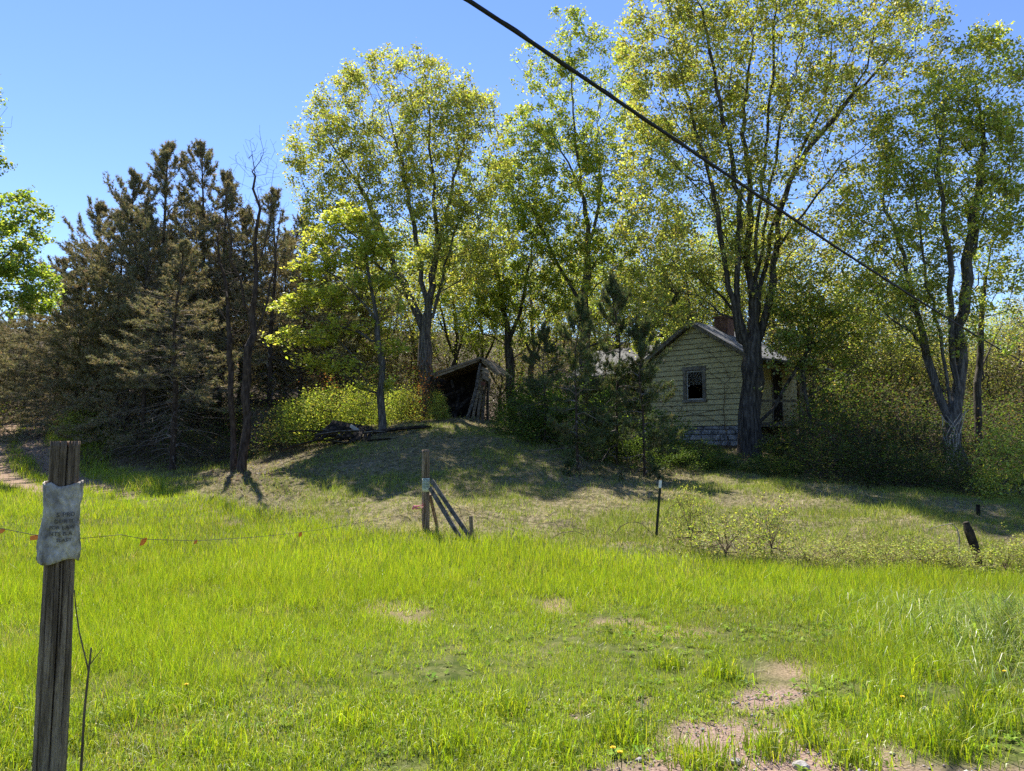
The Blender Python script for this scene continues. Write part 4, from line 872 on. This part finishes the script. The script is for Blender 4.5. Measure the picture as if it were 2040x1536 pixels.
sign = npmesh('posted_sign', np.array(V), [q], M['signpaper'], smooth=True, origin=(mb[0], mb[1], sz0)); tag(sign, 'pale paper POSTED sign curved round the braced post', 'sign')
sm = sign.modifiers.new('thickness', 'SOLIDIFY'); sm.thickness = .0015; sm.offset = -1
lm = MB(); v, f = text_mesh('POSTED', .066); v = np.array([wrap2(p[0]*.72/.0665, sz1 - .064 + p[1]*1.05, .0022) for p in v]); lm.add(v, f)
for j, (zz, hh) in enumerate(((.085,.006),(.105,.007),(.125,.005),(.143,.008),(.160,.005))):
    for k in range(12): lm.add([wrap2(-.85 + k*.14, sz1 - zz, .0022), wrap2(-.85 + k*.14 + .11, sz1 - zz, .0022), wrap2(-.85 + k*.14 + .11, sz1 - zz + hh, .0022), wrap2(-.85 + k*.14, sz1 - zz + hh, .0022)], [(0,1,2,3)])
lm.build('lettering', M['signink'], sign, origin=(mb[0], mb[1], sz0))
# wire between the posts, with flags and ribbon
wp = [P(-60,1048,3.2), P(0,1054,3.25), P(66,1066,3.32), (pb_[0], pb_[1] + .085, 1.15), P(168,1071,3.42), P(240,1064,3.65), P(288,1072,3.92), P(390,1076,4.47), P(480,1073,5.1), P(598,1061,6.25), P(700,1045,7.77), P(780,1030,9.6), (mb[0], mb[1] - .07, P(848,1016,11.93)[2])]
tag(MB().tube(densify(wp, .4, .004), .0017, 5).build('fence_wire', M['wire'], origin=wp[3]), 'slack strand of wire strung between near post and braced post', 'wire')
for (px, py, Y, w__, h_, tilt, lab) in ((288,1072,3.92,.030,.040,.35,'orange flagging strip hanging largest on the slack wire'), (390,1076,4.47,.018,.024,.1,'small orange flag on the wire near its lowest sag'), (598,1061,6.25,.030,.036,0,'orange flag on the wire halfway to the braced post'), (72,1066,3.33,.055,.022,.1,'orange ribbon knot on the wire left of the cracked post'), (2,1054,3.26,.03,.02,0,'orange scrap on the wire at the picture-side end past the post')):
    c = P(px, py, Y); s_ = MB(); a = np.array([w__/2, 0, .004]); d = np.array([-tilt*h_, -.006, -h_])
    s_.prism([c - a, c + a, c + a + d*.6 + np.array([.002,.004,0]), c + a*.7 + d, c - a*.8 + d*.95], (0, .002, 0)); tag(s_.build('orange_flag', M['orange'], origin=c), lab if 'picture' not in lab else 'orange scrap at the loose end of the wire', 'flag')
c = P(828, 1013, 11.9); rb = MB(); rb.tube([c + np.array([-.05,0,-.01]), c + np.array([-.02,-.01,.03]), c + np.array([.03,0,.035]), c + np.array([.12,.0,.06])], [.022,.03,.014,.008], 6); rb.tube([c + np.array([0,0,.0]), c + np.array([.06,-.01,.0]), c + np.array([.13,0,.03])], [.02,.006,.006], 6)
tag(rb.build('pink_ribbon', M['pink'], origin=c), 'pink ribbon knotted to the wire at the braced post', 'ribbon')
# arching canes right of the braced post
for pts, lab in (([(862,1012,11.95),(915,1013,11.8),(960,1030,11.7),(985,1045,11.6),(1020,1076,11.4)], 'long arching wire springing from the braced post to the grass'), ([(1100,1072,11.3),(1118,1062,11.35),(1145,1058,11.4),(1165,1066,11.4),(1178,1078,11.4)], 'low arching cane in the dry grass'),
        ([(1220,1082,11.5),(1226,1062,11.55),(1250,1041,11.6),(1280,1044,11.6),(1298,1062,11.55),(1305,1078,11.5)], 'hooped cane rising beside the metal fence post'), ([(870,985,11.8),(915,1010,11.6),(920,1030,11.5),(945,1075,11.3)], 'curved wire hanging along the brace planks'),
        ([(985,1030,12.2),(1120,1048,12),(1250,1070,11.6),(1310,1069,11.45)], 'thin slack wire lying between braced post and metal post')):
    q = densify([P(*p) for p in pts], .12, .004); q[-1][2] = min(q[-1][2], H(q[-1][0], q[-1][1]))
    tag(MB().tube(q, .006 if 'wire' not in lab else .004, 5).build('bramble_cane' if 'cane' in lab else 'loose_wire', M['cane'], origin=q[0]), lab, 'cane' if 'cane' in lab else 'wire')
# metal T post
tb = P(1306, 1078, 11.5); tb[2] = H(tb[0], tb[1]); tt = P(1316, 957, 11.45); tm = P(1314.8, 972, 11.45)
tp = empty('metal_fence_post', tb); tag(tp, 'leaning dark metal fence post with a white tip', 'post')
def tee(a, b, mat, name):
    b_ = MB(); b_.beam(a, b, .042, .006, (0,1,0)); b_.beam(np.array(a) + np.array([0,.018,0]), np.array(b) + np.array([0,.018,0]), .006, .032, (0,1,0)); return b_.build(name, mat, tp, origin=tb)
tee(tb - np.array([0,0,.1]), tm, M['tpost'], 'shaft'); tee(tm, tt, M['white'], 'white_tip')
for i in range(14):
    c = tb + (tm - tb) * (i + 1) / 15.; MB().box(c[0]-.008, c[0]+.008, c[1]-.012, c[1]-.0035, c[2]-.006, c[2]+.006).build('stud', M['tpost'], tp, origin=tb)
# old posts at the right end of the fence
a = P(1952, 1078, 13.5); a[2] = H(a[0], a[1]); tag(MB().tube([a - np.array([0,0,.1]), P(1950,1040,13.5), P(1948,1005,13.5)], .035, 8).build('fence_post', M['darkwood'], origin=a), 'thin dark fence post in the shade below the broad maple', 'post')
a = P(1950, 1130, 10.0); a[2] = H(a[0], a[1]); rp = MB(); rp.tube([a - np.array([.0,0,.1]), P(1946,1105,10.0), P(1938,1080,10.0), P(1930,1058,10.0), P(1924,1040,10.0)], [.05,.055,.06,.06,.035], 9)
tag(rp.build('fence_post', M['darkwood'], origin=a), 'rotten brown leaning fence post among the brambles', 'post')
a = P(1911, 1105, 10.2); a[2] = H(a[0], a[1]); tag(MB().tube([a, P(1911,1070,10.2), P(1906,1052,10.2), P(1896,1043,10.2), P(1870,1048,10.3), P(1845,1056,10.4)], [.01,.009,.009,.007,.005,.003], 6).build('dried_weed', M['deadstem'], origin=a), 'pale bent dead stem beside the rotten leaning post', 'stem')
for q in ((690,1014,695,1030,13.2),(760,1035,768,1048,12.3)):
    a = P(q[2], q[3], q[4]); a[2] = H(a[0], a[1]); tag(MB().tube([a, P((q[0]+q[2])/2+3, (q[1]+q[3])/2, q[4]), P(q[0], q[1], q[4])], [.007,.006,.003], 5).build('dried_weed', M['deadstem'], origin=a), 'pale curled grass stem standing left of the braced post', 'stem', 'pale stems by the wire')
# dead vines on the broad maple stump
for i in range(9):
    x = 1893 + rng.normal()*7; Yv = 20.35; q = densify([P(x + rng.normal()*8, 950, Yv), P(x, 905, Yv), P(x + rng.normal()*6, 870, Yv - .05), P(x + rng.normal()*22, 845 - rng.random()*30, Yv)], .25, .02)
    tag(MB().tube(q, np.linspace(.022, .008, len(q)), 5).build('dead_vine', M['deadstem'], origin=q[0]), 'pale dead vine stem on the foot of the broad maple', 'vine', 'dead vines on the maple')
# ---------------------------------------------------------------- overhead cables
c0, c1 = np.array([-.13, 6.3, 5.50]), P(2040, 722, 26.0); d = c1 - c0
pts = [c0 + d*t + np.array([0, 0, -.35*4*max(0,t)*(1-min(t,1))*.45]) for t in np.linspace(-1.2, 1.9, 60)]; pts = [p if i else p for i, p in enumerate(pts)]
cb = MB().tube(pts, .021, 8); hp = densify(pts, .12, 0.0); an = np.arange(len(hp)) * .55; cb.tube(hp + np.c_[np.cos(an)*.6, -np.cos(an)*.6, np.sin(an)] * .022, .007, 5)
tag(cb.build('overhead_cable', M['cable'], origin=pts[0]), 'thick black cable sagging across the sky in front of the trees', 'cable')
c0, c1 = P(1700,262,27), P(2045,585,33); d = c1 - c0; pts = [c0 + d*t for t in np.linspace(-1.0, 2.5, 20)]
tag(MB().tube(pts, .011, 6).build('overhead_cable', M['cable'], origin=pts[0]), 'thin distant cable against the sky right of the broad maple', 'cable')
#--PART4--
# ---------------------------------------------------------------- grass and ground cover
def blades(x, y, hgt, wdt, col, lean, mat, name, label, seg2=True, bendf=.55):
    n_ = len(x); z = height(x, y) - .01; b = np.c_[x, y, z]; th = rng.random(n_) * 6.283; fa = rng.random(n_) * 6.283
    ld = np.c_[np.cos(th), np.sin(th), np.zeros(n_)]; sd = np.c_[np.cos(fa), np.sin(fa), np.zeros(n_)] * (wdt * .5)[:, None]
    up = np.array([0, 0, 1.]); l = lean[:, None]; h_ = hgt[:, None]
    m_ = b + up * h_ * .55 + ld * l * h_ * .22; t = b + up * h_ * (1 - bendf * l**2).clip(.25, 1) + ld * l * h_ * .85
    if seg2:
        v = np.stack([b - sd, b + sd, m_ - sd*.8, m_ + sd*.8, t], 1).reshape(-1, 3); i = np.arange(n_)[:, None]*5
        F = [np.concatenate([i, i+1, i+3, i+2], 1), np.concatenate([i+2, i+3, i+4], 1)]; k = 5
    else:
        v = np.stack([b - sd, b + sd, t], 1).reshape(-1, 3); i = np.arange(n_)[:, None]*3; F = [np.concatenate([i, i+1, i+2], 1)]; k = 3
    o = npmesh(name, v, F, M[mat], col=np.repeat(col, k, 0)); tag(o, label, 'grass', kind='stuff'); return o
def scatter(n_, y0, y1, power, marg=1.8):
    y = y0 + (y1 - y0) * rng.random(n_) ** power; hw_ = .76 * y + marg; x = (rng.random(n_) * 2 - 1) * hw_; return x, y, hw_
PAL_LAWN = [(.25,.345,.018), (.31,.39,.025), (.19,.285,.018), (.36,.395,.05)]
PAL_DRY = [(.42,.36,.22), (.34,.30,.175), (.50,.44,.30), (.27,.28,.12)]
PAL_BG = [(.25,.31,.05), (.31,.34,.075), (.19,.26,.04)]
def keepmask(x, y):
    k = lawn(x, y); bb = bare(x, y); g_ = gravel(x, y); return k, bb, g_
# lawn, near
N1 = 520000; x, y, _ = scatter(N1, 2.2, 9.6, .9, 1.2); k, bb, g_ = keepmask(x, y)
cl = fbm(x*2.2, y*2.2, 71); pr = k * (1 - .55*bb) * (1 - .93*g_) * smooth(.22, .42, cl + .16 * smooth(5, 9, y) - .10 * smooth(-.5, 2.5, x) * smooth(6.5, 3.5, y) + .12 * smooth(0, -2.5, x))
pr = pr * smooth(9.6, 7.2, y); m_ = rng.random(N1) < pr; x, y, cl = x[m_], y[m_], cl[m_]; n_ = len(x)
hh = (.025 + .085 * fbm(x*.8, y*.8, 72) + .06 * smooth(5.0, 8.5, y) + .09 * smooth(-.6, -2.6, x) + .06 * smooth(1.6, 3.5, x) * smooth(3.6, 5, y)) * (.55 + .9 * cl) * rng.uniform(.5, 1.35, n_)
mo = fbm(x*1.5, y*1.5, 73); dryp = rng.random(n_) < np.clip((mo - .52) * 1.5, .03, .34)
co = np.where(dryp[:, None], palette(n_, PAL_DRY + [(.22,.24,.10)], [1.5,2,1,2,3], .2), palette(n_, PAL_LAWN, [4,3,3,2], .22)) * (.8 + .45*fbm(x*.9, y*.9, 74))[:, None]; hh = hh * np.where(mo > .56, .62, 1)
wn = rng.uniform(.003, .0058, n_) * (1 + .10 * np.maximum(0, y - 4)); ln = rng.uniform(.1, 1.25, n_); q = y < 4.6
blades(x[q], y[q], hh[q], wn[q], co[q], ln[q], 'grass', 'lawn_grass', 'short bright green grass of the field close to the gravel')
blades(x[~q], y[~q], hh[~q], wn[~q], co[~q], ln[~q], 'grass', 'lawn_grass', 'bright green grass in the middle of the field', False)
print('near', n_)
# lawn, far
N2 = 460000; x, y, hw_ = scatter(N2, 6.8, 36, 1.75, 2.0); m0 = (y < edge_y(x) + 1.2); x, y = x[m0], y[m0]; k, bb, g_ = keepmask(x, y)
m_ = rng.random(len(x)) < k * (1 - (.55 + .42 * smooth(14, 20, y))*bb) * smooth(6.8, 9.2, y); x, y = x[m_], y[m_]; n_ = len(x); cl = fbm(x*1.4, y*1.4, 75)
hh = (.09 + .13 * fbm(x*.6, y*.6, 76)) * (.6 + .8*cl) * rng.uniform(.5, 1.3, n_) * (1 + .03*np.maximum(0, y - 10)); wd_ = rng.uniform(.006, .010, n_) * (1 + .07 * np.maximum(0, y - 8))
mo = fbm(x*.9, y*.9, 73); dryp = rng.random(n_) < np.clip((mo - .52) * 1.3, .02, .3)
co = np.where(dryp[:, None], palette(n_, PAL_DRY + [(.22,.24,.10)], [1,2,1,2,3], .2), palette(n_, PAL_LAWN, [3,4,2,3], .2)) * (.75 + .5*fbm(x*.6, y*.6, 77))[:, None]
blades(x, y, hh, wd_, co, rng.uniform(.1, .8, n_), 'grass', 'lawn_grass', 'bright green grass of the field reaching to the bank', False)
print('far', n_)
# thatch: flat dry blades on the lawn
N3 = 60000; x, y, _ = scatter(N3, 2.2, 14, 1.2, 1.2); k, bb, g_ = keepmask(x, y); m_ = rng.random(N3) < np.clip(k*.6 + bb*.9, 0, 1) * (1 - .8*g_); x, y = x[m_], y[m_]; n_ = len(x)
blades(x, y, rng.uniform(.04, .10, n_), rng.uniform(.003, .006, n_) * (1 + .05*y), palette(n_, PAL_DRY, [2,2,2,1], .2), rng.uniform(.9, 1.4, n_), 'dry', 'dry_thatch', 'flat dead straw lying between the green blades', False)
# bank: matted dry grass with green growing through
N4 = 420000; x, y, _ = scatter(N4, 8.5, 25, 1.35, 2.5); k, bb, g_ = keepmask(x, y); li = litter(x, y)
m_ = rng.random(N4) < (1 - k) * (1 - .75 * li) * smooth(26, 23, y); x, y = x[m_], y[m_]; n_ = len(x); cl = fbm(x*1.1, y*1.1, 81); gr = fbm(x*.55, y*.55, 82)
hum = fbm(x*2.4, y*2.4, 83); hh = (.07 + .50*cl*cl*hum) * rng.uniform(.5, 1.3, n_); green = rng.random(n_) < np.clip((gr - .40) * 4.5 + .3 * (hum < .45) + .25 * smooth(19.5, 22.5, y), .15, .9)
co = np.where(green[:, None], palette(n_, PAL_BG, [3,2,2], .22), palette(n_, PAL_DRY, [3,3,2,2], .22)) * (.75 + .5 * fbm(x*1.8, y*1.8, 84))[:, None]
blades(x, y, hh, rng.uniform(.007, .012, n_) * (1 + .03*(y - 10)), co, np.where(green, rng.uniform(.2, 1.0, n_), rng.uniform(.8, 1.5, n_)), 'dry', 'dry_grass', 'matted dry straw and green grass covering the bank', False)
print('bank', n_)
# tall drooping grass at the right edge
cx, cy = 4.35, 5.7; n_ = 11000; r_ = np.abs(rng.normal(size=n_)); th = rng.random(n_)*6.283; x = cx + r_*np.cos(th)*.85; y = cy + r_*np.sin(th)*1.0
blades(x, y, rng.uniform(.2, .55, n_) * np.exp(-.35*r_), rng.uniform(.004, .008, n_), palette(n_, [(.20,.29,.05),(.26,.34,.08),(.32,.35,.15)], [3,3,2], .2), rng.uniform(.4, 1.5, n_), 'grass', 'tall_grass', 'tall drooping grass clump at the right edge')
# brighter coarse tufts near the gravel
tx, ty = [], []
for (px, py, r_, c_) in ((1890,1490,.17,420),(1230,1470,.15,330),(1400,1525,.14,300),(1600,1470,.13,240),(1700,1510,.13,260),(1440,1350,.14,260),(1330,1330,.12,200),(1530,1500,.12,220),(1780,1400,.16,300),(1100,1500,.13,220),(1010,1420,.12,180),(900,1500,.13,220),(1660,1420,.10,140),(700,1450,.14,200),(420,1500,.15,240),(250,1440,.15,240),(1960,1440,.2,420),(1850,1350,.18,300)):
    fx, fy = flat(px, py); tx.append(fx + rng.normal(size=c_)*r_*.6); ty.append(fy + rng.normal(size=c_)*r_*.6)
x, y = np.concatenate(tx), np.concatenate(ty); n_ = len(x)
blades(x, y, rng.uniform(.08, .21, n_), rng.uniform(.004, .008, n_), palette(n_, PAL_LAWN, [3,3,2,2], .18), rng.uniform(.2, 1.0, n_), 'grass', 'grass_tufts', 'coarse bright grass tufts around the gravel patch')
# rosettes of broad weeds
N5 = 6500; x, y, _ = scatter(N5, 2.3, 7.5, 1.1, 1.0); m_ = rng.random(N5) < lawn(x, y) * (.25 + .75*smooth(-.5, 1.5, x)) * (1 - .5*gravel(x, y)) * smooth(.36, .6, fbm(x*1.7, y*1.7, 91)); x, y = x[m_], y[m_]; V, F_, C_ = [], [], []
for i in range(len(x)):
    z = H(x[i], y[i]); nl = rng.integers(4, 8); c0 = palette(1, [(.17,.26,.04),(.22,.30,.05),(.14,.20,.06)], [2,2,1])[0]
    for j in range(nl):
        th = j * 6.283 / nl + rng.normal()*.3; l_ = rng.uniform(.016, .05)*(1.5 if i % 7 == 0 else 1); w__ = l_ * rng.uniform(.14, .24); d = np.array([math.cos(th), math.sin(th), 0]); s_ = np.array([-d[1], d[0], 0])*w__; o_ = np.array([x[i], y[i], z + .004]); up = np.array([0,0,1.])
        b0 = len(V); V += [o_, o_ + d*l_*.55 + s_ + up*l_*.5, o_ + d*l_ + up*l_*.45, o_ + d*l_*.55 - s_ + up*l_*.5]; F_.append((b0, b0+1, b0+2, b0+3)); C_ += [c0*rng.uniform(.8,1.2)]*4
tag(npmesh('weed_rosettes', np.array(V), [np.array(F_)], M['weed'], col=np.array(C_)), 'small broad-leaved weeds scattered through the short grass', 'weeds', kind='stuff')
# gravel pebbles
N6 = 9000; x = rng.uniform(-.4, 4.2, N6); y = rng.uniform(2.2, 5.2, N6); m_ = rng.random(N6) < gravel(x, y); x, y = x[m_], y[m_]; n_ = len(x); s_ = rng.uniform(.003, .011, n_) * (1 + 1.2*(rng.random(n_) < .05)); z = height(x, y) + s_*.2
oc = np.array([(1,0,0),(-1,0,0),(0,1,0),(0,-1,0),(0,0,.7),(0,0,-.7)]); v = np.c_[x, y, z][:, None] + oc[None] * (s_[:, None, None] * rng.uniform(.6, 1.4, (n_, 6, 1))); of = np.array([(0,2,4),(2,1,4),(1,3,4),(3,0,4),(2,0,5),(1,2,5),(3,1,5),(0,3,5)])
tag(npmesh('gravel', v.reshape(-1, 3), [(of[None] + (np.arange(n_)*6)[:, None, None]).reshape(-1, 3)], M['pebble'], col=np.repeat(palette(n_, [(.32,.29,.27),(.22,.20,.185),(.36,.26,.21),(.44,.41,.385)], [3,3,3,1], .2), 6, 0)), 'crushed gravel showing through at the field entrance', 'gravel', kind='stuff')
# leaf litter beneath the trees
N7 = 42000; x, y, _ = scatter(N7, 13, 34, 1.2, 2.0); m_ = rng.random(N7) < litter(x, y); x, y = x[m_], y[m_]; n_ = len(x); v, f = cards(np.c_[x, y, height(x, y) + .02], rng.uniform(.05, .1, n_), upbias=1.5)
tag(npmesh('leaf_litter', v, [f], M['dry'], col=np.repeat(palette(n_, [(.19,.13,.085),(.12,.08,.055),(.26,.2,.14),(.10,.09,.05)], [3,3,1.5,1], .25), 4, 0)), 'brown fallen leaves and needles under the trees', 'leaves', kind='stuff')
# single rocks
for (px, py, r_, lab) in ((1595,1528,.034,'rounded pale rock at the lower edge of the gravel'), (1572,1458,.022,'small white rock between two grass tufts in the gravel'), (1465,1520,.026,'flat grey rock left of the rounded one'), (1745,1512,.024,'small grey rock at the right of the gravel patch'), (1845,1418,.024,'pinkish stone half sunk beside the tall grass')):
    fx, fy = flat(px, py); c = np.array([fx, fy, H(fx, fy) + r_*.3]); import bmesh
    bm = bmesh.new(); bmesh.ops.create_icosphere(bm, subdivisions=2, radius=1.0)
    for q in bm.verts: q.co = Vector((q.co.x*r_*1.25, q.co.y*r_, q.co.z*r_*.7)) * (1 + .28*(float(vnoise(q.co.x*2+px, q.co.y*2+q.co.z*2, 4)) - .5))
    me = bpy.data.meshes.new('rock'); bm.to_mesh(me); bm.free(); me.materials.append(M['rock']); o = bpy.data.objects.new('rock', me); COL.objects.link(o); o.location = tuple(c); tag(o, lab, 'rock')
# dandelions
for i, (px, py, lab) in enumerate(((1230,1520,'dandelion flower at the bare soil left of the gravel'), (1238,1530,'dandelion flower at the bare soil left of the gravel'), (2004,1362,'dandelion flower under the tall drooping grass'), (1796,1409,'dandelion flower right of the gravel among tufts'), (375,1382,'dandelion flower in the long grass right of the near post'))):
    fx, fy = flat(px, py + 8); b0 = np.array([fx, fy, H(fx, fy)]); t = b0 + np.array([rng.normal()*.01, 0, .085]); da = empty('dandelion', b0); tag(da, lab, 'flower', 'dandelions by the gravel' if i < 2 else None)
    MB().tube([b0, (b0+t)/2 + np.array([.006,0,0]), t], .0025, 5).build('stem', M['tpost'], da, origin=b0); h_ = MB()
    for k in range(16):
        th = k*.3927; r_ = .016 if k % 2 else .011; d = np.array([math.cos(th)*r_, math.sin(th)*r_, .005 if k % 2 else .009]); s2 = np.array([-math.sin(th), math.cos(th), 0])*.0035; h_.add([t, t + d*.7 + s2, t + d, t + d*.7 - s2], [(0,1,2,3)])
    h_.build('flower_head', M['petal'], da, origin=b0)
tris = sum(sum(len(p.vertices) - 2 for p in me.polygons) if len(me.polygons) < 3000 else len(me.loops) - 2*len(me.polygons) for me in bpy.data.meshes); print('unique triangles', tris, 'objects', len(bpy.data.objects))
